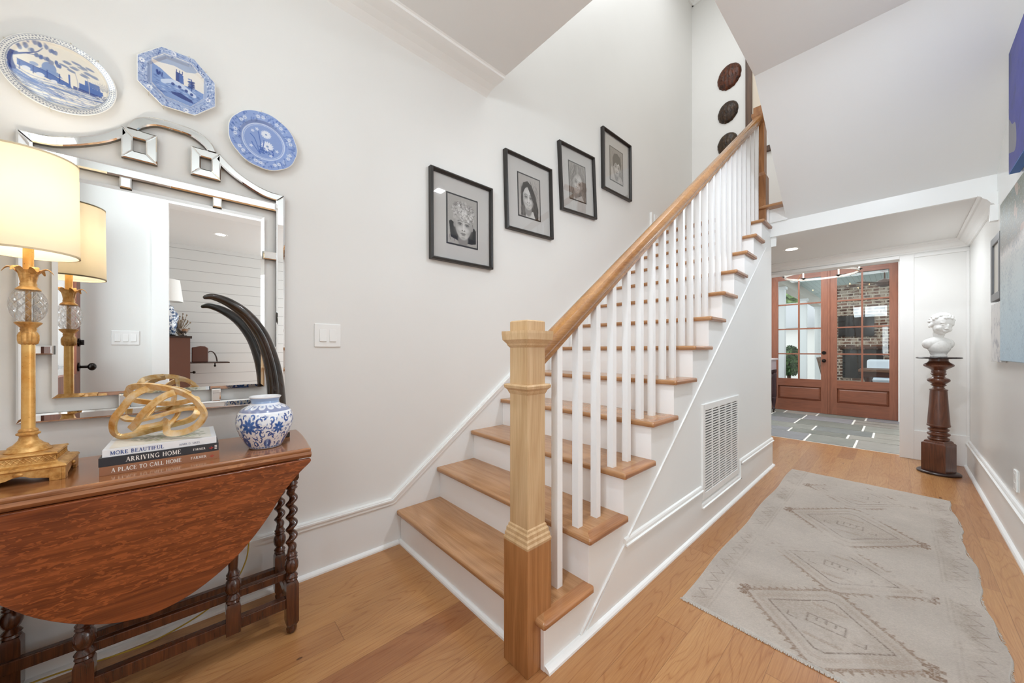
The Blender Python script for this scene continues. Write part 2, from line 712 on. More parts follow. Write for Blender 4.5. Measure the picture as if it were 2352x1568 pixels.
# oak floor
g = G('oak_floor')
o_ = g.sep(g.obj())
PW, PL = .127, 1.35
xr = g.math('DIVIDE', g.math('ADD', o_[0], 20), PW)
row = g.math('FLOOR', xr)
wn = g.n('ShaderNodeTexWhiteNoise', {'noise_dimensions': '1D'}, W=row).outputs['Value']
y2 = g.math('DIVIDE', g.math('ADD', g.math('ADD', o_[1], 20), g.math('MULTIPLY', wn, 9.3)), PL)
idx = g.math('FLOOR', y2)
wv = g.n('ShaderNodeTexWhiteNoise', {'noise_dimensions': '2D'}, Vector=g.vec(row, idx, 0)).outputs['Value']
sh = g.math('MULTIPLY', wv, 57.0)
v1 = g.vec(g.math('ADD', g.math('MULTIPLY', o_[0], 9), sh), g.math('ADD', g.math('MULTIPLY', o_[1], .9), sh), sh)
n1 = g.noise(v1, 1.0, 2, .45, .3)
ring = g.math('MULTIPLY', g.math('ABSOLUTE', g.math('SUBTRACT', g.math('FRACT', g.math('MULTIPLY', n1, 17)), .5)), 2)
v2 = g.vec(g.math('ADD', g.math('MULTIPLY', o_[0], 260), sh), g.math('MULTIPLY', o_[1], 9), sh)
n2 = g.noise(v2, 1.0, 3, .6)
f_ = g.math('ADD', g.math('MULTIPLY', g.math('POWER', ring, 6.0), .30), g.math('MULTIPLY', n2, .75))
f_ = g.math('ADD', f_, g.math('MULTIPLY', g.math('SUBTRACT', n1, .5), .4))
cl = g.ramp(wv, [(0, H('BC8C5A')), (.3, H('C79862')), (.6, H('B07E50')), (.86, H('D6AA72')), (1, H('A87449'))])
cd = g.mix(1.0, cl, H('B88C68'), 'MULTIPLY')
col = g.mix(g.math('MINIMUM', g.math('MAXIMUM', f_, 0), 1), cl, cd)
vo = g.n('ShaderNodeTexVoronoi', Vector=g.vec(g.math('MULTIPLY', o_[0], 5.2), g.math('MULTIPLY', o_[1], 2.6), 0), Scale=1.0)
kn = g.math('LESS_THAN', vo.outputs['Distance'], .045)
col = g.mix(g.math('MULTIPLY', kn, .8), col, H('4A2A14'))
fx = g.math('FRACT', xr)
fy = g.math('FRACT', y2)
gx = g.math('LESS_THAN', g.math('MINIMUM', fx, g.math('SUBTRACT', 1, fx)), .007)
gy = g.math('LESS_THAN', g.math('MINIMUM', fy, g.math('SUBTRACT', 1, fy)), .0009)
gap = g.math('MAXIMUM', gx, gy)
col = g.mix(g.math('MULTIPLY', gap, .55), col, H('6A3E1E'))
g.bump(g.math('SUBTRACT', g.math('MULTIPLY', n2, .1), gap), .15, .002)
M_floor = g.fin(col, g.math('ADD', .24, g.math('MULTIPLY', n2, .12)), Coat_Weight=.15, Coat_Roughness=.12)

# bluestone
g = G('bluestone')
o_ = g.obj()
a_ = g.n('ShaderNodeAttribute', {'attribute_name': 'Col'}).outputs['Color']
f_ = g.math('ADD', .75, g.math('MULTIPLY', g.noise(o_, 7, 5, .6), .5))
g.bump(g.noise(o_, 40, 4), .2, .004)
M_slate = g.fin(g.mix(1.0, a_, g.vec(f_, f_, f_), 'MULTIPLY'), .4)
M_grout = plain('grout', 'EAE6DE', .8)

# brick
g = G('brick')
o_ = g.sep(g.obj())
bk = g.n('ShaderNodeTexBrick', Vector=g.vec(g.math('ADD', o_[0], o_[1]), o_[2], 0), Color1=H('75503E'), Color2=H('4A342B'), Mortar=H('B0A596'), Scale=1.0, Mortar_Size=.012, Bias=.0, Brick_Width=.22, Row_Height=.075)
nz = g.noise(g.obj(), 9, 4, .7)
M_brick = g.fin(g.mix(g.math('MULTIPLY', g.math('GREATER_THAN', nz, .52), .6), bk.outputs[0], H('AA9C8A')), .85)

# shiplap boards
g = G('shiplap')
o_ = g.sep(g.obj())
fz = g.math('FRACT', g.math('DIVIDE', o_[2], .155))
ln = g.math('LESS_THAN', fz, .03)
g.bump(g.math('SUBTRACT', 1, ln), .4, .006)
M_ship = g.fin(g.mix(ln, H('DAD9D6'), H('8F8D8A')), .4)


# ------------------------------------------------------------------ the shell
HC = 2.225         # corridor ceiling
YB = 4.15          # beam face
CL = 2.985         # left entry ceiling
CR = 3.141         # right entry ceiling
XS = -0.715        # edge of the stair opening
UP = 6.15
mb = MB()
mb.box(-2.15, 3.35, -1.1, 5.66, -.1, 0)
struct('floor', mb, M_floor)

struct('wall_left', MB().box(-2.15, -2.0, -.83, 5.47, -.1, UP + .1), M_wall)
# right wall with the opening to the sitting room
mb = MB()
mb.box(.46, .58, -.83, -.15, -.1, UP)
mb.box(.46, .58, -.15, 1.9, 2.45, UP)
mb.box(.46, .58, 1.9, 5.9, -.1, UP)
struct('wall_right', mb, M_wallr)
mb = MB()
mb.box(.435, .605, -.25, -.147, 0, 2.447)
mb.box(.435, .605, 1.897, 2.0, 0, 2.447)
mb.box(.435, .605, -.25, 2.0, 2.447, 2.55)
struct('trim_1', mb, M_trim)
# front wall with door and sidelight
mb = MB()
mb.box(-2.0, -1.40, -.83, -.655, -.1, UP)
mb.box(-1.40, -.53, -.83, -.655, -.1, 2.28)
mb.box(.403, .413, -.83, -.655, 0, 2.2)
mb.box(.453, .46, -.83, -.655, 0, 2.2)
mb.box(.413, .453, -.83, -.655, 0, .35)
mb.box(-.53, .46, -.83, -.655, 2.2, 2.28)
mb.box(-1.40, .30, -.83, -.655, 2.72, UP)
mb.box(.30, .46, -.83, -.655, 2.28, UP)
struct('wall_front', mb, M_wall)
mb = MB()
mb.box(.408, .416, -.69, -.65, .33, 2.15)
mb.box(.450, .457, -.69, -.65, .33, 2.15)
mb.box(.416, .450, -.69, -.65, 1.30, 1.33)
wd = struct('window_1', mb, M_trim)
build('pane', MB().box(.413, .453, -.755, -.75, .35, 2.2), M_glass, wd)
mb = MB()
mb.box(-1.42, .32, -.70, -.645, 2.25, 2.285)
mb.box(-1.42, .32, -.70, -.645, 2.715, 2.75)
for xx in (-1.42, -.83, -.27, .285):
    mb.box(xx, xx + .035, -.70, -.645, 2.285, 2.715)
wd = struct('window_added', mb, M_trim)  # unseen transom, added as an opening for the light behind it
build('pane', MB().box(-1.40, .30, -.755, -.75, 2.28, 2.72), M_glass, wd)
# front door: wooden slab with a tall glass lite
mb = MB()
dx0, dx1 = -.52, .40
mb.box(dx0, dx0 + .13, -.695, -.645, .01, 2.15)
mb.box(dx1 - .13, dx1, -.695, -.645, .01, 2.15)
mb.box(dx0 + .13, dx1 - .13, -.695, -.645, .01, .95)
mb.box(dx0 + .13, dx1 - .13, -.695, -.645, 2.0, 2.15)
dr = struct('door_1', mb, wood('front_door_wood', '8A5038', '5E3224', 'z', .35))
build('pane', MB().box(dx0 + .13, dx1 - .13, -.673, -.667, .95, 2.0), M_glass, dr)
mb = MB()
mb.tube([(.325, -.645, 1.0), (.325, -.638, 1.0), (.325, -.635, 1.0)], [.034, .034, .022], 20)
mb.tube([(.325, -.635, 1.0), (.325, -.595, 1.0)], .010, 12)
mb.ball((.325, -.575, 1.0), .03, .024, .03)
build('door_knob', mb, M_bronze, dr, smooth=True)
mb = MB()
mb.tube([(.325, -.645, 1.19), (.325, -.635, 1.19)], .032, 20)
mb.box(.319, .331, -.635, -.615, 1.17, 1.21)
build('deadbolt', mb, M_bronze, dr, smooth=True)

# stairwell, upper hall
struct('wall_back', MB().box(-2.0, .58, 5.32, 5.47, 2.5, UP), M_wall)
mb = MB()
mb.box(-2.0, .58, -.83, 5.47, UP, UP + .1)
struct('ceiling', mb, M_ceil)
# crown of the stairwell
cr = [(0, 0), (.02, 0), (.03, .03), (.06, .055), (.085, .08), (.09, .1), (0, .1)]
mb = MB()
mb.prism([(5.32 - a, UP - .1 + b) for a, b in cr], 0, -2.0, .46)
mb.prism([(-2.0 + a, UP - .1 + b) for a, b in cr], 1, -.68, 5.32)
struct('trim_2', mb, M_trim)

# lower entry ceilings (floor slab of the upper hall)
mb = MB()
mb.box(-2.0, XS, -.68, 1.575, CL, 3.35)
struct('ceiling_left', mb, M_ceil)
mb = MB()
mb.box(XS, .46, -.68, 3.06, CR, 3.35)
mb.prism([(3.06, CR), (3.06, 3.35), (3.5, 3.35), (YB, 2.85), (YB, 2.357)], 0, XS, .46)
struct('ceiling_right', mb, paint('ceiling_paint_grey', 'E8E8E7', .6, .01))
# crown mouldings of the left entry ceiling
cr2 = [(0, 0), (.012, .006), (.05, .020), (.10, .026), (.16, .024), (.195, .026), (.20, .036), (.21, .040), (0, .04)]
mb = MB()
mb.prism([(-2.0 + a, CL - .04 + b) for a, b in cr2], 1, -.68, 1.575)
struct('trim_3', mb, M_trim, smooth=False)

# landing, beam, corridor ceiling
RISE, RUN, Y1 = .193, .2652, .919
HL = 13 * RISE
mb = MB()
mb.box(-2.0, .46, YB + .03, 5.6, HC, HL - .027)
struct('ceiling_corridor', mb, paint('corridor_ceiling_paint', 'E8E8E6', .5, .01))
mb = MB()
mb.box(-.84, .46, YB, YB + .03, HC - .001, 2.357)
mb.box(-.84, XS + .01, YB - .02, YB + .03, 2.357, HL - .027)
struct('trim_4', mb, M_trim)
struct('floor_landing', MB().box(-2.0, .46, YB - .01, 5.32, HL - .027, HL), M_tx)

# far wall with cased opening and panelling
YF = 5.56
mb = MB()
mb.box(.003, .46, YF, YF + .14, 0, HC)
mb.box(-1.3, .003, YF, YF + .14, 2.095, HC)
mb.box(-2.0, -1.3, YF, YF + .14, 0, HC)
struct('wall_far', mb, M_wall)
mb = MB()
mb.box(.003, .105, YF - .012, YF, 0, 2.12)
mb.box(.105, .46, YF - .012, YF, 2.09, 2.12)
mb.box(.44, .46, YF - .012, YF, .25, 2.09)
mb.box(-1.3, .003, YF - .012, YF, 2.095, 2.13)
mb.box(.105, .46, YF - .018, YF, 0, .30)
struct('trim_5', mb, paint('panelling_paint', 'ECEBE9', .4, .01), bevel=.003)
cr3 = [(0, 0), (.012, 0), (.018, .012), (.03, .02), (.045, .045), (.065, .062), (.072, .075), (.085, .08), (.085, .09), (0, .09)]
mb = MB()
mb.prism([(YF - a, HC - .09 + b) for a, b in cr3], 0, -2.0, .46)
mb.prism([(.46 - a, HC - .09 + b) for a, b in cr3], 1, YB - .04, YF)
mb.box(.425, .46, YB - .05, YB + .0, HC - .20, HC - .09)
mb.prism([(YB + .03 + a * .6, HC - .09 + b) for a, b in cr3], 0, -.90, -.80)
struct('trim_6', mb, M_trim)

# left wall skirt board with cap that climbs with the stair
SL = RISE / RUN
mb = MB()
sk = [(-.68, 0), (YB, 0), (YB, 2.77), (YB - .01, 2.77), (YB - .01, .24 + .7315 * (YB - .866)), (.873, .238), (-.68, .238)]
mb.prism(sk, 0, -2.0, -1.982)
struct('baseboard_left', mb, M_side)
mb = MB()
cap = [(-.68, .238), (.873, .238), (4.06, .238 + .7315 * (4.06 - .873)), (4.06, 2.77), (4.045, 2.77), (4.045, .272 + .7315 * (4.045 - .858)), (.858, .272), (-.68, .272)]
mb.prism(cap, 0, -2.0, -1.974)
cap2 = [(-.68, .258), (.864, .258), (4.05, .258 + .7315 * (4.05 - .864)), (4.05, .266 + .7315 * (4.05 - .861)), (.861, .266), (-.68, .266)]
mb.prism(cap2, 0, -2.0, -1.968)
struct('trim_7', mb, M_trim)
mb = MB()
mb.box(-2.0, -1.982, 4.16, 5.32, HL, 2.77)
mb.box(-1.98, .46, 5.302, 5.32, HL, 2.77)
struct('baseboard_landing', mb, M_trim)
qr = [(0, 0), (.02, 0), (.019, .008), (.014, .015), (.007, .019), (0, .02)]
mb = MB()
mb.prism([(-1.982 + a, b) for a, b in qr], 1, -.68, .90)
mb.prism([(.919 - a, b) for a, b in qr], 0, -1.982, -.98)
struct('trim_8', mb, M_trim)

# outer side of the stair (knee wall under the treads)
YE = 4.19
pts = [(Y1, 0), (Y1, RISE - .027)]
for k in range(2, 14):
    y = Y1 + RUN * (k - 1)
    pts += [(y, RISE * (k - 1) - .027), (y, RISE * k - .027)]
pts += [(YE, HL - .027), (YE, 0)]
mb = MB()
mb.prism(pts, 0, -.93, -.84)
struct('wall_stair', mb, M_side)
mb = MB()
mb.prism([(1.135, 0), (1.44, .243), (2.375, .245), (2.375, .135), (3.14, .135), (3.14, .245), (YE + .018, .245), (YE + .018, 0)], 0, -.84, -.833)
mb.box(-.93, -.8405, YE, YE + .018, 0, .245)
struct('baseboard_stair', mb, M_side)
cp = [(0, 0), (.020, 0), (.020, .007), (.012, .010), (.012, .022), (.008, .030), (0, .034)]
mb = MB()
mb.prism([(-.84 + a, .245 + b) for a, b in cp], 1, 1.45, 2.372)
mb.prism([(-.84 + a, .245 + b) for a, b in cp], 1, 3.14, YE + .022)
mb.prism([(-.84 + a, .135 + b) for a, b in cp], 1, 2.372, 3.16)
mb.box(-.84, -.820, 3.135, 3.165, .135, .279)
mb.box(-.93, -.84, YE, YE + .022, .245, .279)
mb.prism([(-.84 + a * 1.25, b) for a, b in qr], 1, Y1, YE + .035)
mb.prism([(YE + .018 + a, b) for a, b in qr], 0, -.93, -.815)
# bead along the skirt seam
for (ya, za, yb, zb) in [(1.125, .02, 1.440, .243), (1.440, .243, 3.98, 2.09)]:
    d = Vector((yb - ya, zb - za)).normalized()
    nx, ny = -d.y * .0035, d.x * .0035
    mb.prism([(ya - nx, za - ny), (yb - nx, zb - ny), (yb + nx, zb + ny), (ya + nx, za + ny)], 0, -.84, -.8325)
struct('trim_9', mb, M_trim)

# right wall base
mb = MB()
mb.box(.442, .46, 2.0, YF, 0, .225)
struct('baseboard_right', mb, M_side)
mb = MB()
mb.prism([(.46 - a * 1.3, .225 + b) for a, b in cp], 1, 2.0, YF)
mb.prism([(.442 - a, b) for a, b in qr], 1, 2.0, YF)
struct('trim_10', mb, M_trim)

# sitting room on the right (seen in the mirror)
RC = 2.70
struct('wall_sitting_room', MB().box(3.2, 3.3, -1.0, 3.2, 0, RC), M_ship)
mb = MB()
mb.box(.58, 3.2, -1.0, -.9, 0, RC)
mb.box(.58, 3.2, 3.1, 3.2, 0, RC)
struct('wall_sitting_room_ends', mb, M_wall)
struct('ceiling_sitting_room', MB().box(.58, 3.3, -1.0, 3.2, RC, RC + .1), M_ceil)

# back room
YD = 8.28
mb = MB()
mb.box(-2.4, -1.67, YD - .02, YD + .12, 0, 3.0)
mb.box(.02, .7, YD - .02, YD + .12, 0, 3.0)
mb.box(-1.67, .02, YD - .02, YD + .12, 2.54, 3.0)
mb.box(-2.5, -2.4, 5.7, YD + .1, 0, 3.0)
mb.box(.6, .7, 5.7, YD + .1, 0, 3.0)
mb.box(-2.4, .6, 5.70, 5.76, HC, 3.0)
struct('wall_back_room', mb, M_wall)
struct('ceiling_back_room', MB().box(-2.5, .7, 5.7, YD + .1, 2.9, 3.0), M_ceil)
mb = MB()
mb.box(-1.78, -1.662, YD - .04, YD - .02, 0, 2.66)
mb.box(-.008, .13, YD - .04, YD - .02, 0, 2.66)
mb.box(-1.78, .13, YD - .04, YD - .02, 2.54, 2.66)
struct('trim_11', mb, M_trim, bevel=.003)

# slate floor: slabs of many sizes on pale grout
struct('floor_grout', MB().box(-2.5, 2.6, 5.66, 14.5, -.1, .001), M_grout)
vs, fs, cols = [], [], []
y = 5.665
r2 = random.Random(5)
pal = ['84867F', '8C8A82', '7B7F78', '94918A', '757A78', '86878A']
while y < 13.9:
    hh = r2.choice([.30, .42, .52])
    x = -2.5 - r2.random() * .4
    while x < 2.6:
        ww = r2.choice([.45, .6, .75])
        c = hx(r2.choice(pal))
        a = [(x + .011, y + .011), (x + ww - .011, y + .011), (x + ww - .011, y + hh - .011), (x + .011, y + hh - .011)]
        if ww > .5 and hh > .4 and r2.random() < .5:
            mid = y + hh / 2
            qs = [[(a[0][0], a[0][1]), (a[1][0], a[1][1]), (a[1][0], mid - .008), (a[0][0], mid - .008)],
                  [(a[0][0], mid + .008), (a[1][0], mid + .008), (a[2][0], a[2][1]), (a[3][0], a[3][1])]]
        else:
            qs = [a]
        for q in qs:
            q = [(min(max(px, -2.48), 2.58), py) for px, py in q]
            b = len(vs)
            vs += [(px, py, .004) for px, py in q]
            fs.append((b, b + 1, b + 2, b + 3))
            cols += [c * (.85 + .3 * r2.random())] * 4
        x += ww
    y += hh
me = bpy.data.meshes.new('floor_tiled')
me.from_pydata(vs, [], fs)
ca = me.color_attributes.new('Col', 'FLOAT_COLOR', 'POINT')
ca.data.foreach_set('color', np.concatenate([np.array(cols), np.ones((len(cols), 1))], 1).astype(np.float32).ravel())
me.materials.append(M_slate)
o = bpy.data.objects.new('floor_tiled', me)
C.objects.link(o)
o['kind'] = 'structure'


# ------------------------------------------------------------------ staircase
st = thing('staircase', 'straight staircase with oak treads and white risers rising along the left wall', 'staircase', (-1.41, Y1, 0))


def make_tread(k):
    z1 = RISE * k
    z0 = z1 - .027
    y0 = Y1 + RUN * (k - 1) - .030
    y1 = Y1 + RUN * k + (.0 if k < 12 else 0)
    bm = bmesh.new()
    x0, x1 = -1.981, -.812
    vsx = [bm.verts.new(p) for p in [(x0, y0, z0), (x1, y0, z0), (x1, y1, z0), (x0, y1, z0), (x0, y0, z1), (x1, y0, z1), (x1, y1, z1), (x0, y1, z1)]]
    for f in [(0, 3, 2, 1), (4, 5, 6, 7), (0, 1, 5, 4), (1, 2, 6, 5), (2, 3, 7, 6), (3, 0, 4, 7)]:
        bm.faces.new([vsx[i] for i in f])
    es = [e for e in bm.edges if all(abs(v.co.y - y0) < 1e-5 for v in e.verts) or all(abs(v.co.x - x1) < 1e-5 for v in e.verts)]
    bmesh.ops.bevel(bm, geom=es, offset=.0115, segments=4, profile=.5, affect='EDGES')
    # mitre: cut at the diagonal and at the inner edge of the return
    bmesh.ops.bisect_plane(bm, geom=bm.verts[:] + bm.edges[:] + bm.faces[:], plane_co=(x1, y0, 0), plane_no=(1, 1, 0))
    bmesh.ops.bisect_plane(bm, geom=bm.verts[:] + bm.edges[:] + bm.faces[:], plane_co=(x1 - .052, 0, 0), plane_no=(1, 0, 0))
    org = ORG[st.name]
    for f in bm.faces:
        c = f.calc_center_median()
        f.material_index = 1 if (c.x > x1 - .052 and (c.x - x1) + (c.y - y0) > 0) else 0
        f.smooth = False
    for v in bm.verts:
        v.co -= org
    me = bpy.data.meshes.new('tread')
    bm.to_mesh(me)
    bm.free()
    me.materials.append(M_tx)
    me.materials.append(M_ty)
    o = bpy.data.objects.new('tread', me)
    C.objects.link(o)
    o.parent = st
    return o


for k in range(1, 13):
    make_tread(k)
for k in range(1, 14):
    y = Y1 + RUN * (k - 1)
    build('riser', MB().box(-1.981, -.8403, y - .002, y + .016, RISE * (k - 1) + (0 if k > 1 else .0), RISE * k - .027), M_riser, st)
mb = MB()
mb.box(-1.98, XS + .01, YB - .115 - .0, YB - .005, HL - .027, HL)
build('landing_nosing', mb, M_tx, st, bevel=.008)
# white moulding under each nosing on the outer side is left flush

# ------------------------------------------------------------------ railing
rl = thing('stair_railing', 'stair railing with square oak newel post, oak handrail and white square balusters', 'railing', (-.917, .912, 0))
nx, ny = -.9175, .9125
mb = MB()
mb.square_turn(nx, ny, [(.0615, 0), (.0615, .440)])
base = build('newel_base', mb, M_newel2, rl, bevel=.002)
base['label'] = 'darker oak lower block of the newel'
mb = MB()
mb.square_turn(nx, ny, [(.0615, .44), (.0625, .448), (.059, .456), (.0585, .466), (.055, .472), (.0545, .484), (.050, .490), (.049, .498), (.045, .502)])
build('base_moulding', mb, M_newel, rl)
mb = MB()
mb.square_turn(nx, ny, [(.045, .50), (.045, 1.237 - .004), (.041, 1.237)])
post = build('newel_post', mb, M_newel, rl)
mb = MB()
mb.square_turn(nx, ny, [(.046, .972), (.050, .980), (.052, .986), (.060, .994), (.0615, 1.003), (.058, 1.008), (.046, 1.008)])
build('collar_moulding', mb, M_newel, rl)
mb = MB()
mb.square_turn(nx, ny, [(.046, 1.140), (.052, 1.148), (.054, 1.154), (.060, 1.162), (.065, 1.168), (.067, 1.190), (.067, 1.199), (.046, 1.199)])
build('cap_moulding', mb, M_newel, rl)
# handrail with moulded section
sec = [(-.020, -.034), (.020, -.034), (.022, -.018), (.030, -.010), (.034, .004), (.033, .018), (.026, .030), (.012, .035), (-.012, .035), (-.026, .030), (-.033, .018), (-.034, .004), (-.030, -.010), (-.022, -.018)]
RB = lambda y: 1.153 + .7265 * (y - 1.03)     # centre height of the rail
ya, yb = .957, 4.06
mb = MB()
vs = []
for y in (ya, yb):
    for a, b in sec:
        vs.append((nx + a, y, RB(y) + b * 1.25))
n = len(sec)
mb.add(vs, [tuple(range(n))[::-1], tuple(range(n, 2 * n))] + [(i, (i + 1) % n, (i + 1) % n + n, i + n) for i in range(n)])
build('handrail', mb, M_rail, rl, smooth=True, ang=30)
# balusters
for k in range(23):
    y = 1.078 + .1326 * k
    tr = min(12, int((y - Y1 + .004) / RUN) + 1)
    z0 = RISE * tr
    mb = MB()
    mb.add([(nx - .0155, y - .0155, z0), (nx + .0155, y - .0155, z0), (nx + .0155, y + .0155, z0), (nx - .0155, y + .0155, z0),
            (nx - .0155, y - .0155, RB(y - .0155) - .035), (nx + .0155, y - .0155, RB(y - .0155) - .035), (nx + .0155, y + .0155, RB(y + .0155) - .035), (nx - .0155, y + .0155, RB(y + .0155) - .035)],
           [(0, 3, 2, 1), (4, 5, 6, 7), (0, 1, 5, 4), (1, 2, 6, 5), (2, 3, 7, 6), (3, 0, 4, 7)])
    build('baluster', mb, M_bal, rl)
# landing newel
mb = MB()
mb.square_turn(nx, 4.12, [(.060, HL - .18), (.060, HL + .30), (.045, HL + .34), (.045, HL + .86), (.052, HL + .88), (.058, HL + .90), (.058, HL + .93), (.045, HL + .93), (.045, HL + .99)])
build('landing_newel', mb, M_newel3, rl)['label'] = 'upper oak newel post at the landing'
mb = MB()
mb.tube([(nx, 4.12, HL + .80), (nx + .10, 4.06, HL + .92), (nx + .20, 3.98, HL + .98)], 1, section=[(a, b) for a, b in sec])
build('upper_rail', mb, M_newel3, rl)

# ------------------------------------------------------------------ return air grille
gr = thing('return_air_grille', 'white louvred return air grille set in the stair side wall above the baseboard', 'vent', (-.84, 2.75, .19))
gy0, gy1, gz0, gz1 = 2.378, 3.126, .185, .787
mb = MB()
mb.box(-.842, -.828, gy0, gy0 + .042, gz0, gz1)
mb.box(-.842, -.828, gy1 - .042, gy1, gz0, gz1)
mb.box(-.842, -.828, gy0 + .042, gy1 - .042, gz0, gz0 + .042)
mb.box(-.842, -.828, gy0 + .042, gy1 - .042, gz1 - .042, gz1)
gf = build('grille_frame', mb, M_trim, gr, bevel=.003)
build('duct_shade_sheet', MB().box(-.8398, -.8385, gy0 + .03, gy1 - .03, gz0 + .03, gz1 - .03), plain('duct_shade_grey', '4A4A49', .8), gr)  # dark sheet stands in for the shade of the duct behind the louvres
mb = MB()
cw = (gy1 - gy0 - .084) / 5
for i in range(1, 5):
    mb.box(-.839, -.830, gy0 + .042 + cw * i - .007, gy0 + .042 + cw * i + .007, gz0 + .042, gz1 - .042)
nsl = 30
for j in range(nsl):
    z = gz0 + .048 + (gz1 - gz0 - .09) * j / nsl
    mb.add([(-.838, gy0 + .042, z), (-.838, gy1 - .042, z), (-.829, gy1 - .042, z + .003), (-.829, gy0 + .042, z + .003), (-.838, gy0 + .042, z + .010), (-.838, gy1 - .042, z + .010), (-.829, gy1 - .042, z + .0130), (-.829, gy0 + .042, z + .0130)],
           [(0, 1, 2, 3), (4, 5, 6, 7), (0, 3, 7, 4), (1, 2, 6, 5), (2, 3, 7, 6), (0, 1, 5, 4)])
build('louvres', mb, M_trim, gr)

# ------------------------------------------------------------------ wall switches
def switch(x, y, z, n, facing, label, wid=None):
    """facing +1: plate on a wall looking to +x"""
    wd_ = wid or (.07 + .046 * (n - 1))
    t = thing('light_switch', label, 'switch', (x, y, z - .06))
    mb = MB().box(x, x + facing * .006, y - wd_ / 2, y + wd_ / 2, z - .06, z + .06)
    build('wall_plate', mb, M_white, t, bevel=.003)
    for i in range(n):
        yc = y + (i - (n - 1) / 2) * .046
        mb = MB()
        xa, xb = x + facing * .006, x + facing * .010
        mb.add([(xa, yc - .0165, z - .033), (xa, yc + .0165, z - .033), (xa, yc + .0165, z + .033), (xa, yc - .0165, z + .033),
                (xa + facing * .005, yc - .015, z - .031), (xa + facing * .005, yc + .015, z - .031), (xa + facing * .001, yc + .015, z + .031), (xa + facing * .001, yc - .015, z + .031)],
               [(0, 3, 2, 1), (4, 5, 6, 7), (0, 1, 5, 4), (1, 2, 6, 5), (2, 3, 7, 6), (3, 0, 4, 7)])
        build('rocker', mb, M_white, t, bevel=.001)
    return t


switch(-2.0, .526, 1.206, 2, 1, 'white double rocker light switch on the left wall beside the mirror', .125)
switch(.46, -.408, 1.235, 3, -1, 'white triple rocker light switch reflected in the mirror')

# outlet low on the right wall
t = thing('wall_outlet', 'white electrical outlet low on the right wall', 'outlet', (.46, 3.55, .31))
build('wall_plate', MB().box(.454, .46, 3.51, 3.59, .312, .432), M_white, t, bevel=.002)
for z in (.345, .398):
    build('socket', MB().box(.452, .455, 3.535, 3.565, z - .016, z + .016), plain('socket_grey', 'D8D8D6', .4), t, bevel=.003)


# ------------------------------------------------------------------ drop-leaf table
TZ = .75
tb = thing('gateleg_table', 'dark oak drop leaf gateleg table with barley twist legs against the left wall', 'table', (-1.76, -.09, 0))
TY0, TY1, TX0, TX1 = -.53, .348, -1.955, -1.545
# fixed top: straight hinge edges, ends slightly bowed
out = []
N_ = 10
for i in range(N_ + 1):
    t_ = i / N_
    x = TX1 + (TX0 - TX1) * t_
    out.append((x, TY1 + .045 * math.sin(PI * min(1, t_ * .5 + .0)) * (1 - (1 - t_) ** 0) + .03 * math.sin(t_ * PI / 2)))
for i in range(N_ + 1):
    t_ = 1 - i / N_
    x = TX1 + (TX0 - TX1) * t_
    out.append((x, TY0 - .03 * math.sin(t_ * PI / 2)))
mb = MB()
mb.prism(out, 2, TZ - .020, TZ)
build('table_top', mb, M_tabtop, tb, bevel=.007, seg=3)
# rule joint moulding along the front edge
mb = MB()
mb.prism([(TX1 - .02, TZ - .020), (TX1 + .002, TZ - .020), (TX1 + .010, TZ - .012), (TX1 + .014, TZ - .022), (TX1 + .006, TZ - .034), (TX1 - .02, TZ - .034)], 1, TY0 + .004, TY1 - .002)
build('hinge_moulding', mb, M_tabtop, tb)
# front leaf hanging down: half oval
LX = TX1 + .003
lc, lh, lv = (TY0 + TY1) / 2, (TY1 - TY0) / 2 - .006, .405


def leaf(x0, x1, name):
    top = TZ - .036
    half = [(.432, top), (.430, .700), (.392, .665), (.343, .606), (.302, .540), (.262, .485), (.212, .430), (.156, .386), (.10, .354), (.05, .337), (0, .330)]
    sm_ = [(p.x, p.y) for p in smooth_pts([(a, b, 0) for a, b in half], 4)]
    pts = [(lc + a, b) for a, b in sm_] + [(lc - a, b) for a, b in sm_[::-1][1:]]
    mb = MB()
    mb.prism(pts, 0, x0, x1)
    return build(name, mb, M_leaf, tb, bevel=.005, seg=3)


leaf(LX, LX + .019, 'drop_leaf')
leaf(TX0 - .012, TX0 - .002, 'drop_leaf')


def tleg(x, y, twisted=True, ztop=.70, pz0=0):
    mb = MB()
    b = .0215
    if pz0 == 0:
        mb.lathe([(.012, 0), (.017, .006), (.019, .018), (.015, .026), (.016, .030)], 16, (x, y))
        mb.square_turn(x, y, [(.014, .028), (b, .045), (b, .196), (.017, .208)])
    else:
        mb.square_turn(x, y, [(b, pz0), (b, .196), (.017, .208)])
    mb.lathe([(.017, .206), (.0215, .212), (.019, .219), (.0225, .225), (.018, .232), (.013, .238), (.019, .245), (.0235, .258), (.0245, .272), (.022, .285), (.016, .294), (.021, .300), (.017, .306), (.021, .311), (.016, .318), (.014, .330)], 20, (x, y))
    if twisted:
        mb.twist(x, y, .326, .575, .0150, .0070, 5.0)
        mb.lathe([(.014, .57), (.021, .578), (.017, .586), (.022, .594), (.018, .604), (.016, .612)], 20, (x, y))
    else:
        mb.lathe([(.014, .33), (.018, .40), (.014, .60)], 20, (x, y))
    mb.square_turn(x, y, [(.017, .608), (b, .618), (b, ztop)])
    return build('leg', mb, M_tleg, tb, smooth=True, ang=40)


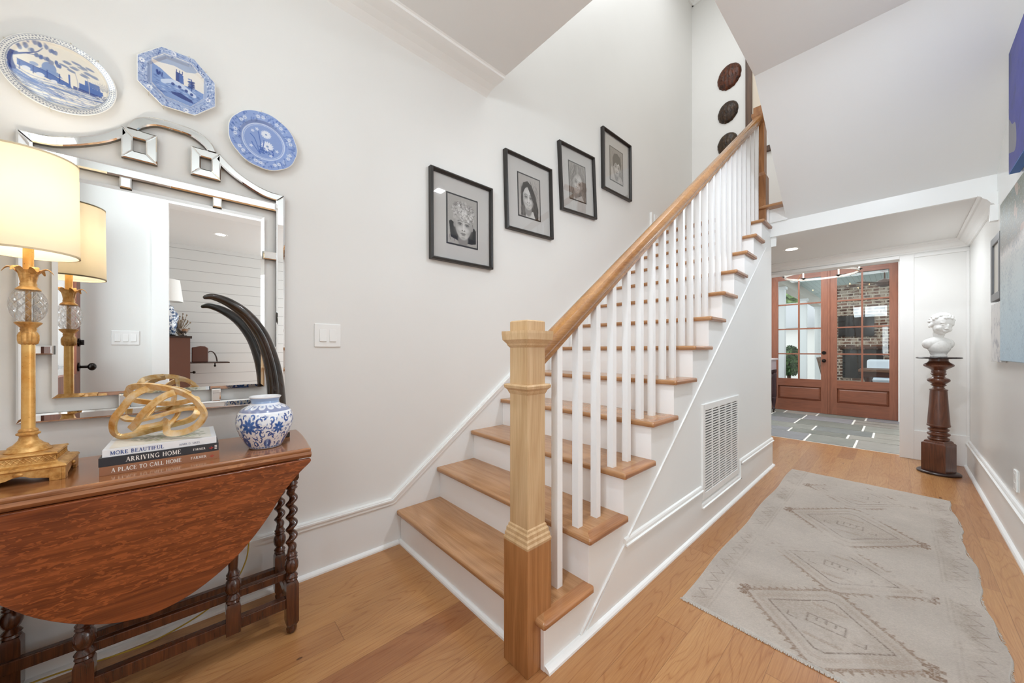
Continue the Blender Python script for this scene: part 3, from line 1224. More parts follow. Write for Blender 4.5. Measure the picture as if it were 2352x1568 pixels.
for (x, y) in [(-1.645, .300), (-1.900, .300), (-1.645, -.475), (-1.900, -.475)]:
    tleg(x, y)
tleg(-1.645, .115, False, pz0=.10)
tleg(-1.645, -.235, False, pz0=.10)
tleg(-1.920, -.425, False, ztop=.68, pz0=.0)
mb = MB()
mb.box(-1.66, -1.63, -.455, .280, .107, .147)
mb.box(-1.912, -1.888, -.455, .280, .107, .147)
mb.box(-1.88, -1.665, .288, .312, .107, .147)
mb.box(-1.88, -1.665, -.487, -.463, .107, .147)
build('stretcher', mb, M_tleg, tb, bevel=.003)
mb = MB()
mb.box(-1.685, -1.662, -.235, .30, .205, .235)
build('gate_rail', mb, M_tleg, tb, bevel=.003)
mb = MB()
mb.box(-1.655, -1.635, -.455, .28, .62, .728)
mb.box(-1.912, -1.892, -.455, .28, .62, .728)
mb.box(-1.895, -1.65, .285, .305, .62, .728)
mb.box(-1.895, -1.65, -.48, -.46, .62, .728)
build('apron', mb, M_tleg, tb)

# lamp flex behind the table
pts = [(-1.955, .175, .36), (-1.950, .190, .30), (-1.945, .185, .22), (-1.945, .160, .15), (-1.945, .12, .09), (-1.94, .05, .050), (-1.93, -.03, .028), (-1.92, -.12, .018), (-1.92, -.22, .022), (-1.94, -.34, .024), (-1.945, -.50, .024)]


mb = MB()
mb.tube(smooth_pts(pts), .0028, 8)
tag(build('lamp_cord', mb, plain('gold_flex', 'B89A3C', .4), smooth=True), 'gold lamp cord hanging behind the table and trailing along the baseboard', 'cord')

# ------------------------------------------------------------------ table lamp
LXc, LYc = -1.745, -.357
lp = thing('table_lamp', 'gilded column table lamp with cut glass ball and cream drum shade', 'lamp', (LXc, LYc, TZ))
z = TZ
mb = MB()
hb = .083
# bracket base with arched skirts
for s in range(4):
    R = Matrix.Rotation(s * PI / 2, 3, 'Z')
    e_ = hb - .008
    prof = [(-hb, .042), (-hb, .0), (-hb + .030, .0), (-hb + .030, .010), (-hb + .045, .013), (-.022, .016), (-.010, .022), (0, .024), (.010, .022), (.022, .016), (hb - .045, .013), (hb - .030, .010), (hb - .030, 0), (e_, 0), (e_, .042)]
    m2 = MB()
    m2.prism(prof, 1, -hb, -hb + .008)
    mb.add([R @ Vector(p) for p in m2.v], m2.f)
mb.square_turn(0, 0, [(hb, .036), (hb + .003, .040), (hb, .046), (hb - .012, .050), (.064, .052)])
mb.v = [(p[0] + LXc, p[1] + LYc, p[2] + z) for p in mb.v]
build('bracket_base', mb, M_gilt, lp, bevel=.0012)
mb = MB()
for s in range(4):
    R = Matrix.Rotation(s * PI / 2, 3, 'Z')
    m2 = MB().ball((0, -hb - .002, .030), .009, .005, .006, 12, 8)
    mb = MB()
    mb.add([tuple((R @ Vector(p)) + Vector((LXc, LYc, z))) for p in m2.v], m2.f)
    build('rosette', mb, M_gilt, lp, smooth=True)
mb = MB()
mb.square_turn(LXc, LYc, [(.068, z + .050), (.066, z + .054), (.063, z + .056), (.061, z + .072), (.066, z + .076), (.064, z + .080), (.05, z + .082)])
# lattice on the plinth faces
for s in range(4):
    R = Matrix.Rotation(s * PI / 2, 3, 'Z')
    m2 = MB()
    for i in range(-6, 7):
        for d in (-1, 1):
            a_, b_ = i * .011 - d * .006, i * .011 + d * .006
            if abs(a_) < .061 and abs(b_) < .061:
                m2.tube([(a_, -.0632, .057), (b_, -.0625, .071)], .0009, 4)
    mb.add([tuple(Vector((LXc, LYc, z)) + R @ Vector(p)) for p in m2.v], m2.f)
build('plinth', mb, M_gilt, lp)
mb = MB()
mb.lathe([(.043, z + .078), (.045, z + .084), (.041, z + .089), (.038, z + .092), (.037, z + .096), (.028, z + .102), (.019, z + .114), (.0165, z + .124), (.0175, z + .128), (.0225, z + .130), (.023, z + .134), (.0185, z + .138), (.019, z + .142), (.0165, z + .146), (.013, z + .149)], 32, (LXc, LYc))
build('foot_moulding', mb, M_gilt, lp, smooth=True)
mb = MB()
mb.lathe([(.0132, z + .145), (.0128, z + .40)], 32, (LXc, LYc))
build('column', mb, M_giltc, lp, smooth=True)
# leaf collar
mb = MB()
mb.lathe([(.013, z + .396), (.0185, z + .400), (.0205, z + .410), (.0205, z + .424), (.0175, z + .432), (.0145, z + .436), (.0160, z + .441), (.0150, z + .446), (.0185, z + .451), (.0245, z + .458), (.0262, z + .462), (.022, z + .464)], 64, (LXc, LYc),
         flute=lambda a, zz: (-.16 * abs(math.cos(a * 5)) ** 4 if zz < z + .43 else -.03 * abs(math.cos(a * 8)) ** 2))
build('leaf_collar', mb, M_gilt, lp, smooth=True, ang=60)
ball = thing_ball = None
mb = MB()
mb.ball((0, 0, 0), .0365, .0365, .056, 64, 40)
o = build('glass_ball', mb, M_cut, lp, smooth=True, local=True, ang=180)
o.location = (0, 0, .514)
o['label'] = 'clear diamond cut glass ball'
mb = MB()
mb.lathe([(.0058, z + .460), (.0058, z + .575)], 16, (LXc, LYc))
build('inner_rod', mb, M_gilt, lp, smooth=True)
# crown with leaves
mb = MB()
mb.lathe([(.020, z + .556), (.0245, z + .559), (.022, z + .563), (.018, z + .567), (.0155, z + .571), (.0165, z + .576), (.0150, z + .580), (.0165, z + .592), (.019, z + .606), (.0225, z + .618), (.018, z + .620)], 64, (LXc, LYc),
         flute=lambda a, zz: (-.10 * abs(math.cos(a * 6)) ** 3 if zz > z + .59 else 0))
for i in range(6):
    a = i * PI / 3 + .55
    P = []
    W = []
    for j in range(9):
        t_ = j / 8
        r_ = .017 + .030 * t_
        zz = z + .606 + .020 * math.sin(t_ * 2.4) - .010 * t_ ** 3
        P.append((LXc + r_ * math.cos(a), LYc + r_ * math.sin(a), zz))
        W.append(.0085 * math.sin(PI * (.22 + .74 * t_)) + .001)
    mb.tube(P, W, section=[(-1, 0), (-.5, .22), (0, .05), (.5, .22), (1, 0), (.5, -.12), (0, -.25), (-.5, -.12)])
build('leaf_crown', mb, M_gilt, lp, smooth=True, ang=60)
mb = MB()
mb.lathe([(.0105, z + .60), (.0102, z + .70)], 24, (LXc, LYc))
build('candle_sleeve', mb, M_giltc, lp, smooth=True)
mb = MB()
SB, ST = z + .667, z + .955
rb, rt = .0985, .0955
prof = [(rb, SB), (rt, ST), (rt - .0015, ST), (rb - .0015, SB), (rb, SB)]
mb.lathe(prof, 72, (LXc, LYc), capb=False, capt=False)
build('lamp_shade', mb, M_shade, lp, smooth=True)
mb = MB()
mb.lathe([(rb + .001, SB - .001), (rb + .001, SB + .004), (rb - .003, SB + .004), (rb - .003, SB - .001), (rb + .001, SB - .001)], 72, (LXc, LYc), capb=False, capt=False)
build('shade_trim', mb, plain('shade_trim_cloth', 'D9C9A8', .7), lp, smooth=True)
mb = MB()
mb.lathe([(rt + .001, ST - .004), (rt + .001, ST + .001), (rt - .003, ST + .001), (rt - .003, ST - .004), (rt + .001, ST - .004)], 72, (LXc, LYc), capb=False, capt=False)
build('shade_trim', mb, plain('shade_trim_cloth', 'D9C9A8', .7), lp, smooth=True)
mb = MB()
mb.ball((LXc, LYc, z + .775), .022, .022, .030)
mb.lathe([(.009, z + .70), (.009, z + .75)], 12, (LXc, LYc))
build('light_bulb', mb, emis('lamp_bulb_glow', 'FFE6BC', 6), lp, smooth=True)
pl = bpy.data.lights.new('lamp_light', 'POINT')
pl.energy = 4.6
pl.color = (1, .94, .84)
pl.shadow_soft_size = .03
po = bpy.data.objects.new('lamp_light', pl)
C.objects.link(po)
po.location = (LXc, LYc, z + .845)


# ------------------------------------------------------------------ serif strokes for the book spines
def serif_glyphs():
    a, b = .17, .07      # thick and thin
    L = {}
    def S(x, y, w_=.26):
        return ([(x - w_ / 2, y), (x + w_ / 2, y)], b * .8)
    def arc(cx, cy, rx, ry, a0, a1, n=14):
        return [(cx + rx * math.cos(math.radians(a0 + (a1 - a0) * i / n)), cy + ry * math.sin(math.radians(a0 + (a1 - a0) * i / n))) for i in range(n + 1)]
    L['A'] = (.80, [([(.12, 0), (.42, 1)], b), ([(.42, 1), (.70, 0)], a), ([(.24, .36), (.58, .36)], b), S(.10, .03), S(.70, .03)])
    L['B'] = (.72, [([(.16, 0), (.16, 1)], a), (arc(.16, .76, .38, .22, 90, -90), b * 1.5), (arc(.16, .27, .44, .25, 90, -90), b * 1.5), S(.12, .03, .2), S(.12, .97, .2)])
    L['C'] = (.80, [(arc(.46, .5, .37, .48, 45, 315), b * 1.6), ([(.74, .64), (.76, .98)], b)])
    L['D'] = (.84, [([(.16, 0), (.16, 1)], a), (arc(.16, .5, .58, .47, 90, -90), b * 1.6), S(.12, .03, .2), S(.12, .97, .2)])
    L['E'] = (.68, [([(.16, 0), (.16, 1)], a), ([(.08, .97), (.58, .97), (.58, .80)], b), ([(.08, .03), (.62, .03), (.62, .22)], b), ([(.16, .52), (.46, .52)], b), ([(.46, .42), (.46, .62)], b)])
    L['F'] = (.64, [([(.16, 0), (.16, 1)], a), ([(.08, .97), (.58, .97), (.58, .80)], b), ([(.16, .52), (.46, .52)], b), ([(.46, .42), (.46, .62)], b), S(.16, .03)])
    L['G'] = (.84, [(arc(.46, .5, .37, .48, 45, 300), b * 1.6), ([(.70, .05), (.70, .42)], a), S(.68, .42, .26)])
    L['H'] = (.86, [([(.16, 0), (.16, 1)], a), ([(.68, 0), (.68, 1)], a), ([(.16, .52), (.68, .52)], b), S(.16, .03), S(.68, .03), S(.16, .97), S(.68, .97)])
    L['I'] = (.36, [([(.18, 0), (.18, 1)], a), S(.18, .03), S(.18, .97)])
    L['K'] = (.82, [([(.16, 0), (.16, 1)], a), ([(.16, .42), (.62, 1)], b), ([(.32, .58), (.70, 0)], a), S(.16, .03), S(.16, .97), S(.62, .97, .2), S(.70, .03, .2)])
    L['L'] = (.66, [([(.16, 0), (.16, 1)], a), ([(.08, .03), (.60, .03), (.60, .24)], b), S(.16, .97)])
    L['M'] = (.98, [([(.15, 0), (.15, 1)], b), ([(.15, 1), (.48, .1)], a), ([(.48, .1), (.80, 1)], b), ([(.82, 0), (.82, 1)], a), S(.14, .03), S(.82, .03), S(.13, .97, .18), S(.84, .97, .18)])
    L['N'] = (.88, [([(.16, 0), (.16, 1)], b), ([(.16, 1), (.70, 0)], a), ([(.70, 0), (.70, 1)], b), S(.16, .03), S(.14, .97, .18), S(.70, .97)])
    L['O'] = (.88, [(arc(.44, .5, .36, .47, 0, 360, 22), b * 1.8)])
    L['P'] = (.68, [([(.16, 0), (.16, 1)], a), (arc(.16, .72, .40, .25, 90, -90), b * 1.5), S(.16, .03), S(.12, .97, .2)])
    L['R'] = (.78, [([(.16, 0), (.16, 1)], a), (arc(.16, .74, .38, .23, 90, -90), b * 1.5), ([(.34, .50), (.66, 0)], a), S(.16, .03), S(.12, .97, .2), S(.68, .03, .18)])
    L['S'] = (.62, [(arc(.31, .74, .22, .23, 40, 250, 10) + arc(.31, .26, .24, .24, 70, -140, 10), b * 1.6)])
    L['T'] = (.76, [([(.38, 0), (.38, 1)], a), ([(.08, .78), (.08, .97), (.68, .97), (.68, .78)], b), S(.38, .03)])
    L['U'] = (.84, [([(.16, 1), (.16, .32)], a), (arc(.42, .32, .26, .30, 180, 360), b * 1.4), ([(.68, .32), (.68, 1)], b), S(.16, .97), S(.68, .97)])
    L['V'] = (.80, [([(.12, 1), (.40, 0)], a), ([(.40, 0), (.68, 1)], b), S(.12, .97), S(.68, .97)])
    L['.'] = (.28, [([(.12, .03), (.14, .03)], .12)])
    L[' '] = (.42, [])
    return L


GLY = serif_glyphs()


def lettering(text, x0, z0, hgt, y, track=.08, sx=1.0):
    """flat serif letters with a little thickness in the plane y=const, running along +x"""
    mb = MB()
    x = x0
    sk_ = 0
    for ch in text:
        wd_, strokes = GLY[ch]
        for pts, t_ in strokes:
            P = [(x + px * hgt * sx, z0 + pz * hgt) for px, pz in pts]
            h_ = t_ * hgt / 2
            for i in range(len(P) - 1):
                (ax, az), (bx, bz) = P[i], P[i + 1]
                d = math.hypot(bx - ax, bz - az) or 1e-6
                ux, uz = (bx - ax) / d, (bz - az) / d
                e = h_ * .5 if len(P) > 3 else 0
                ax, az, bx, bz = ax - ux * e, az - uz * e, bx + ux * e, bz + uz * e
                nx_, nz_ = -uz * h_, ux * h_
                mb.prism([(ax - nx_, az - nz_), (bx - nx_, bz - nz_), (bx + nx_, bz + nz_), (ax + nx_, az + nz_)], 1, y - .0004 - sk_ * 4e-6, y + .0002)
                sk_ = (sk_ + 1) % 60
        x += (wd_ + track) * hgt * sx
    return mb, x


def book(name, label, zb, th, xs, y0, y1, depth, cover, spine_texts, grp, page='EFE8DA', tilt=0):
    """book lying flat, spine towards +x; local x runs along the spine, local -y out of the spine"""
    ln_ = y1 - y0
    t = thing(name, label, 'book', (xs, y0, zb), PI / 2 + tilt, grp)
    mb = MB()
    mb.box(0, ln_, 0, depth, 0, .0022)
    mb.box(0, ln_, 0, depth, th - .0022, th)
    mb.box(0, ln_, -.0008, .0018, 0, th)
    build('cover', mb, cover, t, bevel=.0006, local=True)
    build('pages', MB().box(.003, ln_ - .003, .0018, depth - .004, .0022, th - .0022), plain('book_pages', page, .8), t, local=True)
    for text, x0, z0, h_, col, nm, sx in spine_texts:
        mb2, _ = lettering(text, x0, z0, h_, -.0010, sx=sx)
        build(nm, mb2, col, t, local=True)
    return t


M_ink = plain('blue_ink', '3E5590', .5)
M_inkg = plain('grey_ink', '8C93A5', .5)
M_inkw = plain('white_ink', 'E6E2DC', .5)
M_inkr = plain('red_ink', 'B5372F', .5)
bx = -1.617
b1 = book('book', 'tan book with white spine lettering at the bottom of the stack', TZ, .027, bx, -.203, .075, .235, plain('cover_tan', '9B6C50', .4), [
    ('A PLACE TO CALL HOME', .024, .0075, .0125, M_inkw, 'spine_title', .80), ('FARMER', .203, .0095, .0085, M_inkw, 'author_name', .95)], 'stacked books on the drop leaf table')
b2 = book('book', 'charcoal book with white spine lettering in the middle of the stack', TZ + .0272, .0265, bx - .002, -.205, .073, .235, plain('cover_charcoal', '35363B', .4), [
    ('ARRIVING HOME', .056, .0070, .0140, M_inkw, 'spine_title', .86), ('FARMER', .211, .0105, .0070, M_inkw, 'author_name', .90)], 'stacked books on the drop leaf table')
b3 = book('book', 'white book with blue spine lettering on top of the stack', TZ + .0540, .0225, bx - .006, -.198, .067, .225, plain('cover_white', 'EDEEF0', .35), [
    ('MORE BEAUTIFUL', .016, .0055, .0115, M_ink, 'spine_title', .92), ('MARK D. SIKES', .170, .0068, .0062, M_inkg, 'author_name', .88)], 'stacked books on the drop leaf table')
# small publisher's bird marks
for bk_, zz in ((b1, .0085), (b2, .009)):
    mb = MB()
    for s in (-1, 1):
        mb.prism([(.258, zz), (.258 + s * .0052, zz + .0022), (.258 + s * .0062, zz + .0046), (.258 + s * .002, zz + .0040)], 1, -.0014, -.0008)
    mb.prism([(.2572, zz - .002), (.2588, zz - .002), (.2588, zz + .0075), (.258, zz + .009), (.2572, zz + .0075)], 1, -.0014, -.0008)
    build('spine_emblem', mb, M_inkr, bk_, local=True)
mb = MB()
for i in range(3):
    mb.box(.267, .2735, -.0014, -.0008, .0065 + i * .005, .0095 + i * .005)
build('spine_mark', mb, M_inkw, b2, local=True)
# cover picture on the top book
cv = Cv(120, 90, 1.33, 1.0, 'ECE7DC')
r3 = np.random.RandomState(3)
for i in range(260):
    cx_, cy_ = .75 + .30 * r3.randn(), .45 + .2 * r3.randn()
    if .25 < cx_ < 1.2 and .08 < cy_ < .85:
        cv.ell(cx_, cy_, .03 + .04 * r3.rand(), .012 + .02 * r3.rand(), ['8F9C68', 'B9BFA0', 'C8BFA8', '6F7B50', 'D9D3C4'][r3.randint(5)], .7, rot=r3.rand() * 3)
for i in range(6):
    cv.line([(.08, .25 + i * .09), (.08 + .10, .25 + i * .09)], .012, 'A9A399', .6)
M_print = attr_mat('printed_cover', .35)
grid_obj('cover_picture', cv.im, lambda s_, t_: (.012 + s_ * .24, .012 + t_ * .20, s_ * 0 + .0229), M_print, b3, local=True)

# ------------------------------------------------------------------ gold knot sculpture
BT = TZ + .0800
ks = thing('knot_sculpture', 'gold looped knot sculpture resting on the stack of books', 'sculpture', (-1.705, -.065, BT), YAW)
S_ = 1 / 3140.0


def kp(l):       # (across, height, depth) in centimetre-like units read off the shape
    return [((a - 915) * S_, d * .01, (738 - b) * S_ + .008) for a, b, d in l]


rsec = [(-1, -.42), (1, -.42), (1, .42), (-1, .42)]


def ribbon(l, wd_, up, closed=True):
    P = smooth_pts(kp(l), 10, closed)
    m_ = MB()
    m_.tube(P, wd_, closed=closed, section=rsec, up=up)
    return m_


mb = MB()
for l, w_r, cl_ in [
        ([(465, 330, 1), (520, 262, 0), (620, 215, -2), (760, 198, -3), (920, 200, -4), (1090, 228, -4), (1230, 290, -3), (1330, 390, -2), (1362, 500, -1), (1320, 600, -1), (1220, 672, -1), (1100, 708, -1), (1010, 700, -2), (960, 650, -1), (900, 610, 1), (800, 600, 3)], .0100, False),
        ([(905, 212, -3), (810, 240, -4), (720, 310, -5), (630, 420, -5), (550, 520, -5), (490, 620, -4), (475, 700, -3), (520, 742, -2), (640, 718, -1), (780, 680, 1), (930, 640, 3), (1060, 600, 4), (1135, 540, 4), (1110, 480, 5), (990, 480, 4), (860, 520, 2), (690, 568, 0), (560, 565, -1), (495, 535, -1)], .0100, False),
        ([(1145, 262, -4), (1060, 300, -5), (960, 390, -6), (860, 490, -6), (760, 590, -5), (690, 645, -4), (760, 640, -1), (880, 612, 2)], .0100, False),
        ([(465, 330, 1), (520, 370, 2), (640, 398, 3), (800, 415, 4), (960, 405, 5), (1090, 370, 5), (1125, 380, 5), (1130, 480, 5), (1120, 545, 5)], .0085, False)]:
    P_ = smooth_pts(kp(l), 10, False)
    mb.tube(P_, w_r, section=rsec, up=(0, -1, 0))
build('loop_band', mb, M_gold, ks, local=True, bevel=.0015)
mb = MB()
for l in ([(900, 225, 3), (895, 320, 4), (880, 410, 4)], [(690, 400, 3), (685, 480, 3), (700, 560, 0)], [(950, 480, 4), (945, 560, 3), (960, 650, -1)], [(905, 240, 3), (1010, 262, 3), (1130, 300, 2)]):
    mb.tube(smooth_pts(kp(l), 6, False), .0075, section=rsec, up=(0, -1, 0))
build('inner_band', mb, M_gold, ks, local=True, bevel=.001)

# ------------------------------------------------------------------ ginger jar vase
vx, vy = -1.689, .218
vz = thing('ginger_jar', 'blue and white porcelain jar with floral scrolls on the right end of the table', 'vase', (vx, vy, TZ))
VP = [(.052, 0), (.060, .002), (.066, .010), (.078, .030), (.092, .055), (.103, .082), (.108, .105), (.107, .125), (.101, .143), (.090, .157), (.074, .168), (.058, .175), (.0535, .180), (.0525, .190), (.056, .199), (.0605, .204), (.0615, .207), (.059, .2085), (.054, .206), (.049, .198), (.048, .185)]
VP = [(r_ * .875, z_ * .96) for r_, z_ in VP]
# arc-length table
al = [0]
for i in range(1, len(VP)):
    al.append(al[-1] + math.hypot(VP[i][0] - VP[i - 1][0], VP[i][1] - VP[i - 1][1]))
al = np.array(al) / al[-1]
vr = np.array([p[0] for p in VP])
vh = np.array([p[1] for p in VP])
# one third of the circumference: 1.0 wide, 1.12 tall (t downwards from the lip)
cv = Cv(170, 190, 1.0, 1.12, 'EEF1F6')
B1, B2, B3 = '2C5CA6', '4F7FC4', '8FB0DF'
top = lambda t_: 1.12 * (1 - t_)
r4 = random.Random(2)


def leafc(x, y, r_, a0, sp, wd_=.03, col=B1, tile=True):
    P = []
    for i in range(9):
        q = i / 8
        rr = r_ * (1 - q * .75)
        P.append((x + rr * math.cos(a0 + sp * q), y + rr * math.sin(a0 + sp * q)))
    for dx_ in ((-1, 0, 1) if tile else (0,)):
        cv.line([(p[0] + dx_, p[1]) for p in P], (wd_, wd_ * .3), col)


def flower(x, y, r_, n_, col, ctr=B2):
    for dx_ in (-1, 0, 1):
        cv.ell(x + dx_, y, r_ * .75, r_ * .75, B3, .8)
        for i in range(n_):
            a = 2 * PI * i / n_
            cv.ell(x + dx_ + r_ * .62 * math.cos(a), y + r_ * .62 * math.sin(a), r_ * .42, r_ * .19, col, 1, rot=a)
        cv.ell(x + dx_, y, r_ * .26, r_ * .26, ctr)
        cv.ell(x + dx_, y, r_ * .10, r_ * .10, 'EEF1F6')


# y positions: lip 0..0.2, neck .2-.28, shoulder band .28-.42, body .42-1.05
flower(.50, .66, .125, 9, B1)
flower(.0, .70, .10, 8, B1)
flower(.32, .95, .105, 18, B1)
flower(.82, .97, .085, 16, '3F5CA0')
for (x, y, r_, a0, sp, wd_) in [(.30, .58, .085, 1.2, -4.2, .045), (.70, .58, .085, 1.9, 4.2, .045), (.27, .80, .07, -1.0, 4.4, .035), (.74, .80, .07, 4.1, -4.4, .035),
                              (.42, .83, .05, .3, 4, .028), (.60, .84, .05, 2.8, -4, .028), (.15, .55, .06, 1.4, 4, .035), (.87, .55, .06, 1.4, -4, .035),
                              (.14, .86, .06, -.6, -4, .03), (.90, .84, .05, 3.6, 4, .03), (.55, .50, .05, .6, -4, .03), (.42, .50, .04, 2.4, 4, .03),
                              (.55, .98, .06, .2, -4.5, .032), (.12, 1.0, .06, 2, 4, .032), (.66, .92, .04, 0, 4, .026), (.22, .68, .03, 0, 5, .024), (.78, .69, .03, 3, 5, .024), (.63, .74, .03, 3, -5, .022), (.38, .74, .03, 3, 5, .022)]:
    leafc(x, y, r_, a0, sp, wd_, B1 if r4.random() < .6 else '33559A')
for i in range(46):
    x, y = r4.random(), .48 + .54 * r4.random()
    if min(math.hypot((x - a_ + .5) % 1 - .5, y - b_) for a_, b_ in ((.5, .66), (0, .70), (.32, .95), (.82, .97))) < .13:
        continue
    leafc(x, y, .03 + .03 * r4.random(), r4.random() * 6, r4.choice((-4, 4)), .024, r4.choice((B1, '33559A', '27468C')))
for i in range(70):
    x, y = r4.random(), .48 + .56 * r4.random()
    cv.ell(x, y, .012 + .01 * r4.random(), .006 + .006 * r4.random(), B2 if r4.random() < .6 else B1, .8, rot=r4.random() * 3)
# foot ring of petals
m_ = (cv.Y > 1.045)
cv.mix((cv.Y > 1.04).astype(float), 'C9D6EA', .7)
for i in range(12):
    cv.ell((i + .5) / 12, 1.055, .03, .016, B2, .9)
# shoulder: slate-blue band with white scalloped lappets, pale blue neck, white lip
cv.mix(((cv.Y < .445) & (cv.Y > .26)).astype(float), '8A93B4')
for i in range(5):
    cv.ell((i + .5) / 5, .31, .085, .075, 'E6E8EE')
    cv.ell((i + .5) / 5, .31, .045, .035, 'C3CADB')
    cv.ell((i + .5) / 5, .31, .015, .015, '7385B5')
cv.mix((np.abs(cv.Y - .447) < .007).astype(float), 'F4F5F8')
cv.mix(((cv.Y < .27)).astype(float), 'E8EAF0')
cv.mix(((cv.Y < .235) & (cv.Y > .15)).astype(float), '9DB6DA')
cv.mix(((cv.Y < .15)).astype(float), 'F2F2F4')
img = np.concatenate([cv.im, cv.im, cv.im, cv.im[:, :1]], 1)


def vfn(s_, t_):
    r_ = np.interp(t_, al, vr)
    h_ = np.interp(t_, al, vh)
    a = s_ * 2 * PI + 2.45
    return (vx + r_ * np.cos(a), vy + r_ * np.sin(a), TZ + h_)


M_porc = attr_mat('porcelain', .12, .6)
grid_obj('jar_body', img, vfn, M_porc, vz)
build('jar_foot', MB().lathe([(.045, TZ), (.045, TZ + .004)], 40, (vx, vy)), M_white, vz, smooth=True)

# ------------------------------------------------------------------ horn
hn = thing('horn', 'tall curved glossy black horn standing behind the blue and white jar', 'horn', (-1.850, .285, TZ))
pts = [(-1.838, .283, TZ + .02), (-1.838, .280, .88), (-1.835, .272, 1.0), (-1.83, .254, 1.10), (-1.822, .222, 1.195), (-1.812, .172, 1.272), (-1.80, .115, 1.318), (-1.792, .065, 1.337), (-1.786, .035, 1.330)]
P = smooth_pts(pts, 8)
n_ = len(P)
mb = MB()
mb.tube(P, [(.034 * (1 - (i / (n_ - 1))) ** .62 + .0035) for i in range(n_)], 24)
build('horn_body', mb, M_horn, hn, smooth=True, ang=60)
mb = MB()
mb.box(-1.878, -1.798, .255, .322, TZ, TZ + .022)
build('stand', mb, M_black, hn, bevel=.003)

# ------------------------------------------------------------------ mirror
mr = thing('wall_mirror', 'large rectangular wall mirror in a silvery mirrored glass frame with scrolled crest', 'mirror', (-2.0, -.05, .88))
XM0, XM1 = -1.9945, -1.974
mc = -.049


def mbar(mb, poly, bevel_=.006):
    """bevelled mirror strip from a convex-ish polygon (y,z): raised centre with sloping borders"""
    cy_ = sum(p[0] for p in poly) / len(poly)
    cz_ = sum(p[1] for p in poly) / len(poly)
    n = len(poly)
    area2 = sum(poly[i][0] * poly[(i + 1) % n][1] - poly[(i + 1) % n][0] * poly[i][1] for i in range(n))
    if area2 < 0:
        poly = poly[::-1]
    ins = []
    for i in range(n):
        p0, p1, p2 = Vector(poly[i - 1]), Vector(poly[i]), Vector(poly[(i + 1) % n])
        d1 = (p1 - p0).normalized()
        d2 = (p2 - p1).normalized()
        n1 = Vector((-d1.y, d1.x))
        n2 = Vector((-d2.y, d2.x))
        bis = n1 + n2
        L2 = bis.length_squared
        off = bis * (2 * bevel_ / L2) if L2 > 1e-6 else n1 * bevel_
        if off.length > 2.5 * bevel_:
            off = off.normalized() * 2.5 * bevel_
        ins.append(p1 + off)
    xb, xe, xf = XM0, XM1 - .003, XM1
    vs = [(xe, p[0], p[1]) for p in poly] + [(xf, p.x, p.y) for p in ins]
    fs = [tuple(range(n, 2 * n))] + [(i, (i + 1) % n, (i + 1) % n + n, i + n) for i in range(n)]
    mb.mi = 0
    mb.add(vs, fs)
    # dark backing sides
    vs = [(xb, p[0], p[1]) for p in poly] + [(xe, p[0], p[1]) for p in poly]
    fs = [tuple(range(n))[::-1]] + [(i, (i + 1) % n, (i + 1) % n + n, i + n) for i in range(n)]
    mb.mi = 1
    mb.add(vs, fs)
    mb.mi = 0


def mstrip(mb, outer, inner, bevel_=.005):
    for i in range(len(outer) - 1):
        pass
    # curved strip: cross section with bevelled borders, lofted
    O = [Vector(p) for p in outer]
    I = [Vector(p) for p in inner]
    n = len(O)
    vs = []
    for o1, i1 in zip(O, I):
        d = (i1 - o1).normalized()
        a_ = o1 + d * bevel_
        b_ = i1 - d * bevel_
        vs += [(XM1 - .003, o1.x, o1.y), (XM1, a_.x, a_.y), (XM1, b_.x, b_.y), (XM1 - .003, i1.x, i1.y), (XM0, i1.x, i1.y), (XM0, o1.x, o1.y)]
    for rows, mi in (((0, 1, 2), 0), ((3, 4, 5), 1)):
        mb.mi = mi
        fs = []
        for i in range(n - 1):
            for k in rows:
                l = (k + 1) % 6
                fs.append((i * 6 + k, i * 6 + l, (i + 1) * 6 + l, (i + 1) * 6 + k))
        if mi:
            fs += [tuple(range(6)), tuple((n - 1) * 6 + k for k in range(6))[::-1]]
        mb.add(vs, fs)
    mb.mi = 0


def resamp(pts, n=22):
    P = smooth_pts([(p[0], p[1], 0) for p in pts], 10)
    d = [0]
    for i in range(1, len(P)):
        d.append(d[-1] + (P[i] - P[i - 1]).length)
    d = np.array(d)
    t_ = np.linspace(0, d[-1], n)
    return list(zip(np.interp(t_, d, [p.x for p in P]), np.interp(t_, d, [p.y for p in P])))


ML, MR_ = -.430, .332
MBt, MT = .883, 1.822
mb = MB()
bw = .034
